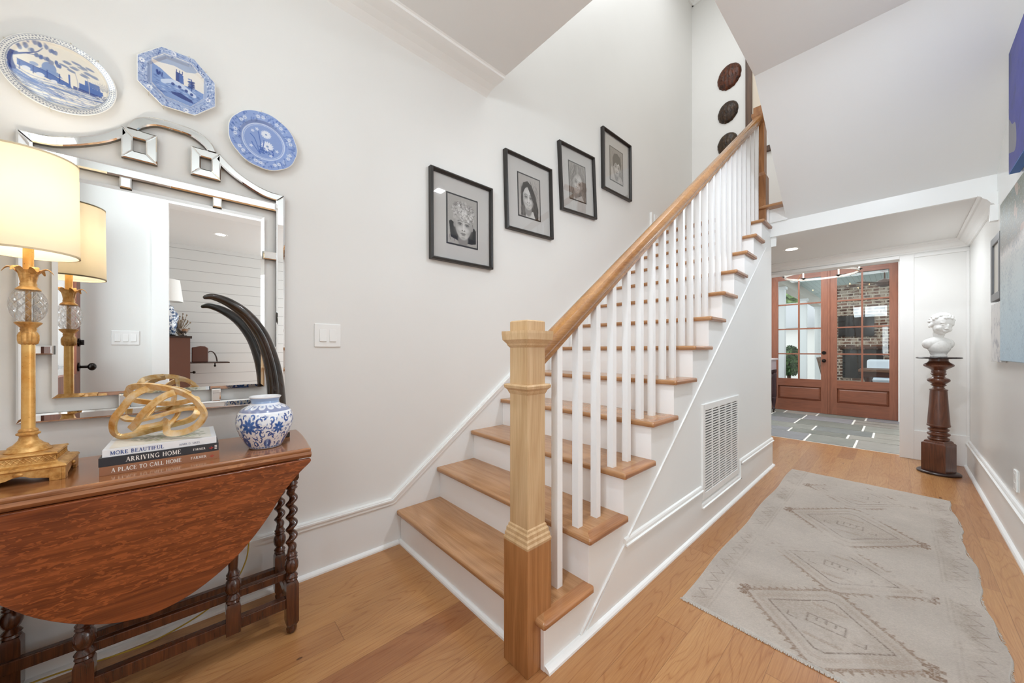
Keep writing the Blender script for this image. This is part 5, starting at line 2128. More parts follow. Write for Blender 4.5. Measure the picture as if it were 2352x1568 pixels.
shell('large reddish brown shell, highest of the three on the stairwell wall', -1.525, 4.770, .142, .168, ('2A140A', '6A3418', 'A9622F'), 1)
shell('dark brown shell, middle of the three on the stairwell wall', -1.540, 4.305, .122, .145, ('1A110A', '4A3320', '84653F'), 2)
shell('dark shell half hidden by the handrail, lowest of the three', -1.545, 3.885, .122, .145, ('1A120A', '4C3820', '856A3C'), 3)

# upper landing: wooden frame on the back wall, iron bracket
t = thing('tall_picture', 'tall wooden frame with cream panel on the back wall above the landing', 'picture', (-1.0, 5.32, 3.9))
mb = MB()
mb.box(-1.335, -1.262, 5.285, 5.32, 3.60, 5.4)
mb.box(-.55, -.48, 5.285, 5.32, 3.60, 5.4)
mb.box(-1.262, -.55, 5.285, 5.32, 5.33, 5.4)
mb.box(-1.262, -.55, 5.285, 5.32, 3.60, 3.67)
build('frame', mb, wood('frame_walnut', '6A4A30', '3C281A', 'z'), t, bevel=.004)
build('panel', MB().box(-1.262, -.55, 5.305, 5.318, 4.12, 5.33), plain('cream_panel', 'E3D6C4', .6), t)
build('panel', MB().box(-1.262, -.55, 5.305, 5.318, 3.67, 4.1199), plain('white_panel', 'E2E2E0', .5), t)

# ------------------------------------------------------------------ rug
def rug_img():
    Wn, Hn = 250, 680
    cv = Cv(Wn, Hn, .96, 2.6, 'C0B5AB')
    base = rng.rand(Hn, Wn)
    # soft worn blotches
    def lowf(nx_, ny_, seed):
        r_ = np.random.RandomState(seed)
        g0 = r_.rand(ny_, nx_)
        yy = np.linspace(0, ny_ - 1.001, Hn)
        xx = np.linspace(0, nx_ - 1.001, Wn)
        y0, x0 = yy.astype(int), xx.astype(int)
        fy_, fx_ = (yy - y0)[:, None], (xx - x0)[None, :]
        return (g0[y0][:, x0] * (1 - fy_) * (1 - fx_) + g0[y0][:, x0 + 1] * (1 - fy_) * fx_ + g0[y0 + 1][:, x0] * fy_ * (1 - fx_) + g0[y0 + 1][:, x0 + 1] * fy_ * fx_)
    wear = .5 * lowf(6, 14, 1) + .3 * lowf(16, 40, 2) + .2 * lowf(60, 160, 5)
    cv.im *= (.93 + .16 * lowf(8, 20, 3))[..., None]
    fine = (base > .35) * 1.0
    Wk = wear
    BR, BR2 = '9A8676', 'AB9A8C'
    Yb = lambda yw: 4.21 - yw          # world y -> canvas y (top of canvas is the far end)
    Xb = lambda xw: xw + .675

    def masked(fn, thr=.38, a=.8):
        old = cv.im.copy()
        fn()
        m_ = (np.clip((Wk - thr) * 6 + .5, 0, 1) * (.35 + .65 * fine) * a)[..., None]
        cv.im = old * (1 - m_) + cv.im * m_
    for (xc, yc, hw, hh, st_) in [(-.195, 1.90, .29, .285, 1.0), (-.20, 2.47, .31, .27, .6), (-.205, 3.12, .315, .34, .9), (-.21, 3.80, .30, .30, .25)]:
        Xc, Yc = Xb(xc), Yb(yc)
        def dia(sx, sy):
            return [(Xc - sx, Yc), (Xc - sx * .08, Yc - sy), (Xc + sx * .08, Yc - sy), (Xc + sx, Yc), (Xc + sx * .08, Yc + sy), (Xc - sx * .08, Yc + sy), (Xc - sx, Yc)]
        def f1():
            P_ = dia(hw, hh)
            for i in range(6):
                p, q = np.array(P_[i]), np.array(P_[i + 1])
                L_ = np.hypot(*(q - p))
                if L_ < .05:
                    continue
                k_ = int(L_ / .033)
                nn = np.array([(q - p)[1], -(q - p)[0]]) / L_
                if nn @ (p - np.array([Xc, Yc])) < 0:
                    nn = -nn
                for j in range(k_):
                    c0 = p + (q - p) * (j + .5) / k_
                    d_ = (q - p) / L_ * .012
                    cv.poly([tuple(c0 - d_), tuple(c0 + d_), tuple(c0 + nn * .026)], BR)
            cv.line(P_, .014, BR)
            for s in (-1, 1):
                q = Xc + s * hw
                for (a_, b_) in ((0, .0), (.014, .022), (-.016, .02), (.014, -.022), (-.016, -.02), (.0, .036), (.0, -.036)):
                    cv.poly([(q + a_ - .013, Yc + b_ - .010), (q + a_ + .013, Yc + b_ - .010), (q + a_ + .013, Yc + b_ + .010), (q + a_ - .013, Yc + b_ + .010)], '8C7564')
        def f2():
            cv.line(dia(hw * .68, hh * .66), .007, '84756A')
            cv.line(dia(hw * .82, hh * .82), .02, BR2, .5)
        def f3():
            for (x0, y0, x1, y1) in [(-.06, -.03, .06, -.03), (-.06, .03, .06, .03), (-.06, -.03, -.06, .03), (.06, -.03, .06, .03), (-.03, -.03, -.03, .0), (0, -.03, 0, 0), (.03, -.03, .03, 0)]:
                cv.line([(Xc + x0, Yc + y0), (Xc + x1, Yc + y1)], .006, '84756A')
            for s in (-1, 1):
                cv.line([(Xc + s * .09, Yc + .05), (Xc + s * .12, Yc + .05), (Xc + s * .12, Yc + .02)], .006, '84756A')
                cv.line([(Xc - .05, Yc + s * .12), (Xc + .05, Yc + s * .12)], .02, BR2)
        thr = .62 - .30 * st_
        def f0():
            cv.ell(Xc, Yc, hw * .75, hh * .75, 'A59788', .75, 1.2)
            for s in (-1, 1):
                cv.ell(Xc + s * hw * .6, Yc + s * .05, hw * .4, hh * .35, 'A08F80', .6, 1.2)
        masked(f0, .45, .6 * st_)
        masked(f1, thr, .95)
        masked(f2, thr - .05, .9)
        masked(f3, thr - .04, .8)

    def borders():
        for x in (.10, .115, .83, .845):
            cv.line([(x, 0), (x, 2.6)], .006, 'A99C90', .6)
        n = 60
        for s, x0 in ((0, .035), (1, .875)):
            P_ = []
            for i in range(n):
                P_.append((x0 + (.05 if i % 2 else 0), 2.56 - i * .043))
            cv.line(P_, .005, '8D7B70', .9)
    masked(borders, .42, .85)

    def patches():
        r_ = random.Random(5)
        for i in range(60):
            s = r_.random() < .5
            cv.ell(.06 + .8 * s + .02 * r_.random(), 2.6 * r_.random(), .03, .05 + .08 * r_.random(), 'A39587', .5, 1.0)
    masked(patches, .5, .7)
    cv.im *= (.93 + .14 * rng.rand(Hn, Wn))[..., None]
    # pale selvedge and fringe
    e = np.minimum.reduce([cv.X, .96 - cv.X, cv.Y, 2.6 - cv.Y])
    cv.mix((e < .008).astype(float), 'D3CFC9', .6)
    return cv.im


rugp = thing('rug', 'faded beige runner rug with worn diamond medallions on the corridor floor', 'rug', (-.2, 2.9, 0))


def rfn(s_, t_):
    x = -.672 + s_ * .940
    y = 1.625 + t_ * 2.58
    ed = np.clip((s_ - .5) * 2, -1, 1)
    x = x + np.where(ed > 0, ed ** 6, 0) * (.010 * np.sin(y * 9) + .006 * np.sin(y * 23 + 1) - .012 * t_) + np.where(ed < 0, ed ** 6, 0) * (.006 * np.sin(y * 7 + 2) - .012 * t_)
    y = y + .03 * (1 - s_) * (t_ < .5) * (1 - t_ * 2) * 1.0 - .028 * s_ * t_ + .0 * s_
    z_ = .0085 + .0012 * np.sin(x * 31 + y * 4) * np.sin(y * 13) + 0 * x
    ee = np.minimum.reduce([s_, 1 - s_, t_ * 2.7, (1 - t_) * 2.7])
    z_ = np.where(ee < .002, .0012, z_)
    return (x, y, z_)


M_rug = attr_mat('rug_wool', .95, 0, .34, .1)
grid_obj('rug_pile', rug_img(), rfn, M_rug, rugp)
mb = MB()
r6 = random.Random(8)
for i in range(420):
    t_ = i / 420
    y = 1.65 + t_ * 2.52
    mb.tube([(.262 - .010 * t_ + .010 * math.sin(y * 9), y, .006), (.262 + .004 + r6.random() * .005 + .010 * math.sin(y * 9) - .010 * t_, y + (r6.random() - .5) * .012, .002)], .0012, 4)
    x = -.668 + t_ * .93
    yb_ = 1.652 - .03 * (t_)
    mb.tube([(x, yb_, .006), (x + (r6.random() - .5) * .006, yb_ - .004 - r6.random() * .006, .002)], .0012, 4)
    mb.tube([(x, 4.206 - .028 * t_, .006), (x + (r6.random() - .5) * .006, 4.212 - .028 * t_ + r6.random() * .006, .002)], .0012, 4)
o = build('fringe', mb, plain('rug_fringe', 'C6BFB6', .95), rugp)
o['kind'] = 'stuff'

# ------------------------------------------------------------------ pedestal and bust
px_, py_ = .245, 5.09
pd = thing('pedestal', 'turned dark wood baluster pedestal standing by the far wall', 'pedestal', (px_, py_, 0), -.47)
mb = MB()
mb.lathe([(.125, 0), (.135, .004), (.136, .012), (.130, .020), (.118, .024)], 48)
build('foot_disc', mb, plain('pedestal_foot_dark', '33211C', .3), pd, smooth=True, local=True)
mb = MB()
mb.square_turn(0, 0, [(.080, .022), (.080, .270), (.078, .276), (.068, .284), (.066, .296), (.058, .304)])
build('base_block', mb, M_ped, pd, bevel=.003, local=True)
P_ = [(.050, .300), (.062, .306), (.068, .316), (.066, .326), (.054, .334), (.052, .340), (.064, .346), (.071, .356), (.070, .368), (.056, .376), (.053, .384), (.060, .390), (.066, .398), (.066, .408), (.056, .414), (.052, .420),
      (.066, .428), (.073, .434), (.073, .444), (.070, .448), (.066, .52), (.060, .62), (.055, .72), (.053, .760), (.057, .764), (.057, .770), (.042, .776), (.036, .786), (.034, .796), (.046, .806), (.050, .812), (.040, .820), (.056, .832), (.068, .844), (.071, .856), (.066, .868), (.050, .876), (.040, .884), (.038, .896), (.046, .906), (.050, .914), (.042, .920),
      (.046, .934), (.044, .946), (.058, .960), (.078, .972), (.092, .984), (.094, .996), (.086, 1.006), (.070, 1.016), (.060, 1.030), (.06, 1.052)]
mb = MB()
mb.lathe(P_, 48)
build('turned_shaft', mb, M_ped, pd, smooth=True, local=True, ang=30)
mb = MB()
mb.lathe([(.130, 1.052), (.139, 1.055), (.140, 1.062), (.134, 1.067)], 48)
build('top_disc', mb, plain('pedestal_top_dark', '2E2322', .25), pd, smooth=True, local=True)

bs = thing('bust', 'white plaster bust of a curly haired child on the dark pedestal', 'sculpture', (px_, py_, 1.067), .50)
mb = MB()
Rt = Matrix.Rotation(.22, 3, 'Y') @ Matrix.Rotation(.15, 3, 'X')
hc = Vector((.012, -.012, .300))


def hb_(c, rx, ry, rz, n=20, m=14, rot=None):
    q = Rt @ Vector(c) + hc
    M_ = Rt if rot is None else Rt @ rot
    mb.ball(q, rx, ry, rz, n, m, M_)


hb_((0, .006, .020), .072, .084, .078)       # skull
hb_((0, -.022, -.028), .056, .058, .064)     # face
hb_((0, -.040, -.072), .028, .026, .022)     # chin
for s in (-1, 1):
    hb_((s * .030, -.052, -.038), .024, .020, .024)   # cheeks
    hb_((s * .025, -.062, .012), .022, .012, .008)    # brow
    hb_((s * .025, -.064, -.006), .012, .010, .007)   # eye
    hb_((s * .069, .004, -.022), .010, .018, .026)    # ear
    hb_((s * .006, -.084, -.036), .008, .008, .006)   # nostril
hb_((0, -.078, -.016), .009, .014, .024)     # nose
hb_((0, -.086, -.032), .010, .010, .009)
hb_((0, -.076, -.053), .018, .010, .005)     # lips
hb_((0, -.074, -.062), .014, .010, .005)
r7 = random.Random(12)
for i in range(95):                          # curls
    th = r7.random() * 2 * PI
    ph = r7.random() * 1.75
    x_, y_, z_ = math.sin(ph) * math.cos(th), math.sin(ph) * math.sin(th), math.cos(ph)
    if y_ < -.35 and z_ < .45:
        continue
    hb_((x_ * .072, .006 + y_ * .084, .020 + z_ * .078), .014, .014, .012, 10, 8)
mb.ball((.004, .004, .215), .036, .040, .055)       # neck
mb.ball((.0, .010, .125), .098, .062, .060, 28, 18) # shoulders
mb.ball((.0, -.006, .092), .076, .062, .075, 28, 18)
mb.ball((.0, .0, .045), .058, .050, .045, 24, 14)
mb.ball((-.070, .006, .120), .036, .042, .046)
mb.ball((.070, .006, .120), .036, .042, .046)
mb.lathe([(.050, 0), (.054, .004), (.046, .030)], 32, (0, 0))
g = G('plaster')
n1 = g.noise(g.obj(), 26, 5, .7)
M_pl = g.fin(g.ramp(n1, [(.30, H('B9B7B3')), (.42, H('DEDDDA')), (.7, H('E6E5E2'))]), .7)
o = build('bust_body', mb, M_pl, bs, local=True)
rm = o.modifiers.new('remesh', 'REMESH')
rm.mode = 'VOXEL'
rm.voxel_size = .0028
rm.use_smooth_shade = True
sm = o.modifiers.new('smooth', 'SMOOTH')
sm.factor = .5
sm.iterations = 2

# ------------------------------------------------------------------ pictures on the right wall
g = G('painted_landscape')
o_ = g.obj()
sp = g.sep(o_)
n1 = g.noise(o_, 9, 5, .65, .6)
n2 = g.noise(g.vec(0, g.math('MULTIPLY', sp[1], 150), g.math('MULTIPLY', sp[2], 60)), 1.0, 4, .7)
zz = g.math('ADD', sp[2], g.math('MULTIPLY', g.math('SUBTRACT', n1, .5), .10))
col = g.ramp(g.math('DIVIDE', zz, 1.0), [(0, H('B4CCDC')), (.25, H('C0D4DE')), (.45, H('CDD9DC')), (.60, H('CFD2D0')), (.655, H('DDD9D5')), (.70, H('958F87')), (.82, H('7A7B6E')), (1, H('727867'))])
sp2 = g.math('GREATER_THAN', g.math('ADD', n2, g.math('MULTIPLY', g.math('SUBTRACT', n1, .5), .5)), .57)
col = g.mix(g.math('MULTIPLY', sp2, .45), col, H('7A93A8'))
col = g.mix(g.math('MULTIPLY', g.math('LESS_THAN', n2, .40), .5), col, H('E6ECEC'))
m2_ = g.math('MULTIPLY', g.math('GREATER_THAN', g.noise(o_, 5, 3), .58), g.math('GREATER_THAN', sp[2], .70))
col = g.mix(g.math('MULTIPLY', m2_, .5), col, H('C9A89A'))
g.bump(n2, .3, .003)
M_land = g.fin(col, .5)
g = G('painted_blue')
o_ = g.obj()
n1 = g.noise(o_, 6, 5, .7)
n2 = g.noise(o_, 3.2, 1)
col = g.ramp(n1, [(.3, H('16225E')), (.5, H('2B328F')), (.75, H('43468A'))])
col = g.mix(g.math('GREATER_THAN', n2, .60), col, H('7D7D85'))
g.bump(n1, .3, .004)
M_blue = g.fin(col, .45)

t = thing('canvas_painting', 'large landscape canvas on the right wall, pale blue below and grey green above', 'painting', (.46, 3.0, 1.06))
build('canvas', MB().box(.432, .458, 2.66, 3.80, 1.064, 2.050), M_land, t, bevel=.003)
t = thing('canvas_painting', 'deep ultramarine abstract canvas high on the right wall', 'painting', (.46, 3.05, 2.13))
build('canvas', MB().box(.420, .458, 2.75, 3.44, 2.132, 2.815), M_blue, t, bevel=.003)
build('canvas_edge', MB().box(.4205, .4575, 2.752, 3.438, 2.128, 2.1325), plain('blue_edge', '3E6FB5', .5), t)
t = thing('picture_frame', 'grey framed picture with beaded edge behind the large landscape canvas', 'picture', (.46, 4.0, 1.45))
mb = MB()
fy0, fy1, fz0, fz1 = 3.806, 4.13, 1.462, 1.892
mb.box(.430, .458, fy0, fy1, fz0, fz0 + .05)
mb.box(.430, .458, fy0, fy1, fz1 - .05, fz1)
mb.box(.430, .458, fy1 - .05, fy1, fz0 + .05, fz1 - .05)
mb.box(.430, .458, fy0, fy0 + .05, fz0 + .05, fz1 - .05)
build('frame', mb, plain('frame_grey', '6E6F70', .4), t, bevel=.003)
mb = MB()
for i in range(34):
    mb.ball((.444, fy1 + .0, fz0 + .008 + i * (fz1 - fz0 - .016) / 33), .008, .006, .0055, 8, 6)
build('beading', mb, plain('beading_brown', '5A4638', .4), t, smooth=True)
build('picture', MB().box(.440, .447, fy0 + .05, fy1 - .05, fz0 + .05, fz1 - .05), plain('picture_paper', 'CFCBC1', .4), t)
t = thing('canvas_painting', 'small pale abstract canvas low behind the large landscape, right wall', 'painting', (.46, 4.0, 1.06))
g = G('painted_pale')
n1 = g.noise(g.obj(), 11, 4, .6)
M_pale = g.fin(g.ramp(n1, [(.35, H('A3A5AC')), (.47, H('DBDAD9')), (.8, H('E6E5E3'))]), .5)
build('canvas', MB().box(.436, .458, 3.806, 4.17, 1.052, 1.445), M_pale, t, bevel=.002)

# downlights
def downlight(label, x, y, z_, grp=None):
    t = thing('recessed_downlight', label, 'light', (x, y, z_), 0, grp)
    mb = MB()
    mb.lathe([(.052, z_ - .001), (.075, z_ - .003), (.078, z_), (.052, z_)], 32, (x, y), capb=False, capt=False)
    build('trim_ring', mb, M_trim, t, smooth=True)
    build('lens', MB().lathe([(.053, z_ - .0015), (.053, z_ - .0005)], 32, (x, y)), M_led, t)


downlight('round recessed downlight glowing in the corridor ceiling beside the stair', -.955 + .17, 5.02 - .2, HC)
downlight('round recessed downlight in the sitting room ceiling seen in the mirror', 2.25, .30, RC)

# ------------------------------------------------------------------ french doors to the porch
def french(n, x0, x1, knob):
    st_ = .10
    gz0_, gz1_ = .605, 2.44
    mb = MB()
    mb.mi = 0
    mb.box(x0, x0 + st_, YD, YD + .045, .01, 2.525)
    mb.box(x1 - st_, x1, YD, YD + .045, .01, 2.525)
    mb.mi = 1
    mb.box(x0 + st_, x1 - st_, YD, YD + .045, gz1_, 2.525)
    mb.box(x0 + st_, x1 - st_, YD, YD + .045, .47, gz0_)
    mb.box(x0 + st_, x1 - st_, YD, YD + .045, .01, .22)
    d = struct('door_%d' % n, mb, [M_door, M_doorx])
    mb = MB()
    a, b = x0 + st_, x1 - st_
    mb.add([(a, YD + .030, .22), (b, YD + .030, .22), (b, YD + .030, .47), (a, YD + .030, .47),
            (a + .035, YD + .012, .255), (b - .035, YD + .012, .255), (b - .035, YD + .012, .435), (a + .035, YD + .012, .435)],
           [(4, 5, 6, 7), (0, 1, 5, 4), (1, 2, 6, 5), (2, 3, 7, 6), (3, 0, 4, 7)])
    build('panel', mb, M_doorx, d)
    mb = MB()
    xm = (a + b) / 2
    mb.box(xm - .012, xm + .012, YD + .006, YD + .040, gz0_, gz1_)
    for i in (1, 2, 3):
        z_ = gz0_ + (gz1_ - gz0_) * i / 4
        mb.box(a, b, YD + .007, YD + .039, z_ - .012, z_ + .012)
    build('glazing_bars', mb, M_door, d)
    for i in range(4):
        for j in range(2):
            za, zb = gz0_ + (gz1_ - gz0_) * i / 4, gz0_ + (gz1_ - gz0_) * (i + 1) / 4
            xa, xb = (a, xm) if j == 0 else (xm, b)
            build('pane', MB().box(xa + .012, xb - .012, YD + .021, YD + .025, za + .012, zb - .012), M_glass, d)
    if knob:
        mb = MB()
        for z_ in (.945, 1.085):
            mb.tube([(x1 - .06, YD, z_), (x1 - .06, YD - .012, z_)], .030, 20)
            if z_ < 1:
                mb.ball((x1 - .06, YD - .045, z_), .026)
        build('handle', mb, M_bronze, d, smooth=True)
    return d


french(2, -1.655, -.835, True)
french(3, -.825, -.005, False)
mb = MB()
mb.box(-.845, -.815, YD - .014, YD, .01, 2.525)
struct('trim_12', mb, M_door, bevel=.003)

# ring chandelier
ch = thing('ring_chandelier', 'white and brass ring chandelier with candle lights in the back room', 'chandelier', (-.80, 7.0, 2.34))
mb = MB()
ccx, ccy, cz0, cr_ = -.80, 7.0, 2.268, .42
sec_ = [(-.010, -.022), (.010, -.022), (.010, .022), (-.010, .022)]
n = 72
vs = []
for k in range(n):
    a = 2 * PI * k / n
    for (rr, z_) in ((cr_ - .006, -.014), (cr_ + .006, -.014), (cr_ + .006, .014), (cr_ - .006, .014)):
        vs.append((ccx + rr * math.cos(a), ccy + rr * math.sin(a), cz0 + z_))
fs = []
for k in range(n):
    for j in range(4):
        fs.append((k * 4 + j, k * 4 + (j + 1) % 4, ((k + 1) % n) * 4 + (j + 1) % 4, ((k + 1) % n) * 4 + j))
mb.add(vs, fs)
build('ring', mb, plain('ring_nickel', 'D8D2CC', .25, .7), ch)
mb = MB()
for k in range(3):
    a = 2 * PI * k / 3 + .3
    mb.tube([(ccx + cr_ * math.cos(a), ccy + cr_ * math.sin(a), cz0), (ccx, ccy, 2.80)], .004, 6)
mb.tube([(ccx, ccy, 2.78), (ccx, ccy, 2.90)], .012, 10)
build('hanging_rod', mb, plain('brass_rod', 'B98A5A', .3, .8), ch, smooth=True)
for k in range(6):
    a = 2 * PI * k / 6 + .1
    x, y = ccx + cr_ * math.cos(a), ccy + cr_ * math.sin(a)
    mb = MB()
    mb.lathe([(.006, cz0), (.030, cz0 + .018), (.038, cz0 + .022), (.036, cz0 + .026), (.010, cz0 + .024)], 20, (x, y))
    cp_ = build('candle_cup', mb, M_bronze, ch, smooth=True)
    mb = MB()
    mb.lathe([(.010, cz0 + .024), (.010, cz0 + .10)], 12, (x, y))
    build('candle_tube', mb, plain('candle_white', 'F1EAD9', .5), cp_, smooth=True)
    mb = MB()
    mb.ball((x, y, cz0 + .118), .010, .010, .020, 10, 8)
    build('bulb', mb, M_bulb, cp_, smooth=True)

# console table at the left of the back room
ct = thing('console_table', 'dark console table with white top and turned legs at the left of the french doors', 'table', (-1.80, 7.6, 0))
mb = MB()
mb.box(-2.10, -1.485, 7.42, 7.92, .955, .985)
build('table_top', mb, plain('pale_top', 'D9D0D2', .2), ct, bevel=.004)
mb = MB()
mb.box(-2.06, -1.505, 7.45, 7.89, .78, .955)
build('apron', mb, plain('apron_reflection', 'B7A6AB', .2), ct, bevel=.008)  # pale colour paints a bright reflection into the apron
for (x, y) in [(-1.535, 7.50), (-1.535, 7.84), (-2.03, 7.50), (-2.03, 7.84)]:
    mb = MB()
    mb.lathe([(.010, .045), (.022, .060), (.026, .075), (.018, .095), (.030, .18), (.036, .25), (.040, .262), (.036, .274), (.042, .29), (.044, .36), (.040, .62), (.044, .70), (.036, .72), (.046, .74), (.046, .78)], 24, (x, y))
    lg = build('leg', mb, plain('leg_aubergine', '3A2328', .2), ct, smooth=True)
    mb = MB()
    mb.tube([(x - .008, y, .022), (x + .008, y, .022)], .018, 14)
    mb.box(x - .004, x + .004, y - .006, y + .006, .02, .048)
    build('caster', mb, M_bronze, lg, smooth=True)

# ------------------------------------------------------------------ porch and garden beyond the doors
g = G('porch_ceiling_boards')
sp = g.sep(g.obj())
ln = g.math('LESS_THAN', g.math('FRACT', g.math('DIVIDE', sp[0], .09)), .08)
M_pc = g.fin(g.mix(ln, H('B6CBCB'), H('93A8A8')), .5)
struct('ceiling_porch', MB().box(-1.95, 2.4, 8.42, 16.0, 2.78, 2.84), M_pc)
mb = MB()
mb.box(-1.0 - .18, 2.2, 12.2, 12.5, 0, 2.78)
struct('wall_porch', mb, M_brick)
t = thing('porch_fireplace', 'brick porch fireplace with dark firebox and timber mantel seen through the right door', 'fireplace', (-.4, 12.1, 0))
build('hearth_surround', MB().box(-1.05, .55, 12.05, 12.199, 0, 1.43), M_brick, t)
build('mantel', MB().box(-1.02, .6, 11.93, 12.049, 1.17, 1.22), wood('mantel_wood', '5A3A28', '2E1C14', 'x'), t, bevel=.004)
build('firebox', MB().box(-.95, -.25, 12.03, 12.06, .45, 1.15), plain('firebox_dark', '2B2B2A', .8), t)
tag(build('television', MB().box(-1.04, -.40, 12.14, 12.198, 1.47, 1.99), plain('screen_black', '120E10', .1), bevel=.004), 'black television above the porch fireplace mantel', 'television')
# ceiling fan
t = thing('ceiling_fan', 'bronze ceiling fan on the porch seen through the upper right panes', 'fan', (-.20, 10.6, 2.78))
mb = MB()
mb.lathe([(.05, 2.76), (.07, 2.78)], 20, (-.20, 10.6))
mb.lathe([(.012, 2.60), (.012, 2.77)], 12, (-.20, 10.6))
mb.lathe([(.03, 2.44), (.12, 2.47), (.14, 2.52), (.11, 2.57), (.03, 2.61)], 28, (-.20, 10.6))
M_fan = plain('fan_bronze', '4A352A', .4, .4)
build('motor', mb, M_fan, t, smooth=True)
for k in range(5):
    a = k * 2 * PI / 5 + .35
    R = Matrix.Rotation(a, 3, 'Z')
    m2 = MB().box(.12, .62, -.055, .055, 2.515, 2.523)
    mb = MB()
    mb.add([tuple((R @ Vector((p[0], p[1], 0))) + Vector((-.20, 10.6, p[2]))) for p in m2.v], m2.f)
    build('blade', mb, M_fan, t)
# porch columns and beam
M_col = paint('porch_column_paint', 'D6DBDC', .5, .01)
for (x, y, lab) in [(-1.80, 9.9, 'square pale porch column at the far left of the left door panes'), (-1.79, 12.6, 'square white porch column beside the garden, middle of the left door'), (-1.79, 15.2, 'farthest square white porch column, seen near the handle of the left door')]:
    t = thing('porch_column', lab, 'column', (x, y, 0), 0, 'porch columns')
    build('shaft', MB().box(x - .075, x + .075, y - .075, y + .075, .1, 2.5), M_col, t, bevel=.004)
    build('base', MB().box(x - .095, x + .095, y - .095, y + .095, 0, .1), M_col, t, bevel=.004)
    build('capital', MB().box(x - .1, x + .1, y - .1, y + .1, 2.5, 2.56), M_col, t, bevel=.004)
struct('trim_13', MB().box(-1.91, -1.69, 8.42, 16.0, 2.56, 2.78), plain('porch_beam', 'A9A59B', .6))
# dining table with chairs on the porch
t = thing('outdoor_dining_table', 'brown wooden dining table on the porch with turned leg', 'table', (.0, 10.2, 0))
M_ot = wood('outdoor_table_wood', '7A5A44', '4A3024', 'x')
build('table_top', MB().box(-.55, .9, 9.85, 10.75, .70, .75), M_ot, t, bevel=.004)
build('apron', MB().box(-.50, .85, 9.90, 10.70, .60, .70), plain('apron_dark', '3E2219', .4), t)
for (x, y) in [(-.42, 9.98), (.78, 9.98), (-.42, 10.62), (.78, 10.62)]:
    mb = MB()
    mb.lathe([(.03, 0), (.05, .05), (.03, .12), (.06, .25), (.07, .4), (.04, .5), (.06, .56), (.06, .60)], 20, (x, y))
    build('leg', mb, plain('turned_leg_dark', '3E2219', .4), t, smooth=True)


def wicker(x, y, rz, lab):
    t = thing('wicker_chair', lab, 'chair', (x, y, 0), rz, 'wicker chairs on the porch')
    m_ = wood('wicker', '8A7260', '4E3D33', 'z', .7, 3)
    build('seat', MB().box(-.24, .24, -.24, .24, .40, .46), m_, t, local=True, bevel=.01)
    mb = MB()
    mb.add([(-.24, .20, .44), (.24, .20, .44), (.24, .26, .44), (-.24, .26, .44), (-.20, .34, .98), (.20, .34, .98), (.20, .38, .98), (-.20, .38, .98)],
           [(0, 3, 2, 1), (4, 5, 6, 7), (0, 1, 5, 4), (1, 2, 6, 5), (2, 3, 7, 6), (3, 0, 4, 7)])
    build('backrest', mb, m_, t, local=True, bevel=.01)
    for (a, b) in [(-.21, -.21), (.21, -.21), (-.21, .21), (.21, .21)]:
        build('leg', MB().box(a - .02, a + .02, b - .02, b + .02, 0, .41), m_, t, local=True)


wicker(-.80, 9.95, PI / 2, 'brown wicker chair at the near end of the porch table')
wicker(-.84, 10.50, PI / 2 + .1, 'brown wicker chair at the far end of the porch table')
# outdoor sofa with white cushions behind the table
t = thing('outdoor_sofa', 'porch sofa with pale blue white cushions behind the dining table', 'sofa', (.2, 11.3, 0))
M_cu = plain('cushion_pale', 'D5DEE6', .9)
build('base', MB().box(-.5, .8, 11.05, 11.7, 0, .25), plain('sofa_base', '4A3A30', .6), t)
build('seat_cushion', MB().box(-.5, .8, 11.05, 11.6, .25, .50), M_cu, t, bevel=.04, seg=3)
build('back_cushion', MB().box(-.5, .8, 11.5, 11.7, .50, .92), M_cu, t, bevel=.05, seg=3)
# garden: hedge, house, tree
struct('floor_garden', MB().box(-14, 2.6, 14.5, 30, -.12, -.02).box(-14, -2.5, 8.5, 14.5, -.12, -.02), plain('lawn', 'CFCFCB', .9))


def foliage(name, label, cat, c, r_, n, cols, seed, sc=.06):
    rr = random.Random(seed)
    t = thing(name, label, cat, (c[0], c[1], 0))
    g = G('leaves')
    rnd = g.noise(g.obj(), 6, 4)
    m_ = g.fin(g.ramp(rnd, [(.35, H(cols[0])), (.65, H(cols[1]))]), .6)
    mb = MB()
    for i in range(n):
        u_, v_ = rr.random() * 2 * PI, math.acos(2 * rr.random() - 1)
        q = .6 + .4 * rr.random()
        p = Vector((c[0] + r_[0] * q * math.sin(v_) * math.cos(u_), c[1] + r_[1] * q * math.sin(v_) * math.sin(u_), c[2] + r_[2] * q * math.cos(v_)))
        a = Vector((rr.random() - .5, rr.random() - .5, rr.random() - .5)).normalized() * sc
        b_ = Vector((rr.random() - .5, rr.random() - .5, rr.random() - .5)).normalized() * sc * .6
        mb.add([p - a, p + b_, p + a, p - b_], [(0, 1, 2, 3)])
    build('foliage', mb, m_, t)
    mb = MB().tube([(c[0], c[1], 0), (c[0], c[1], c[2])], .05, 8)
    build('trunk', mb, plain('bark', '4A3B2E', .9), t)
    return t


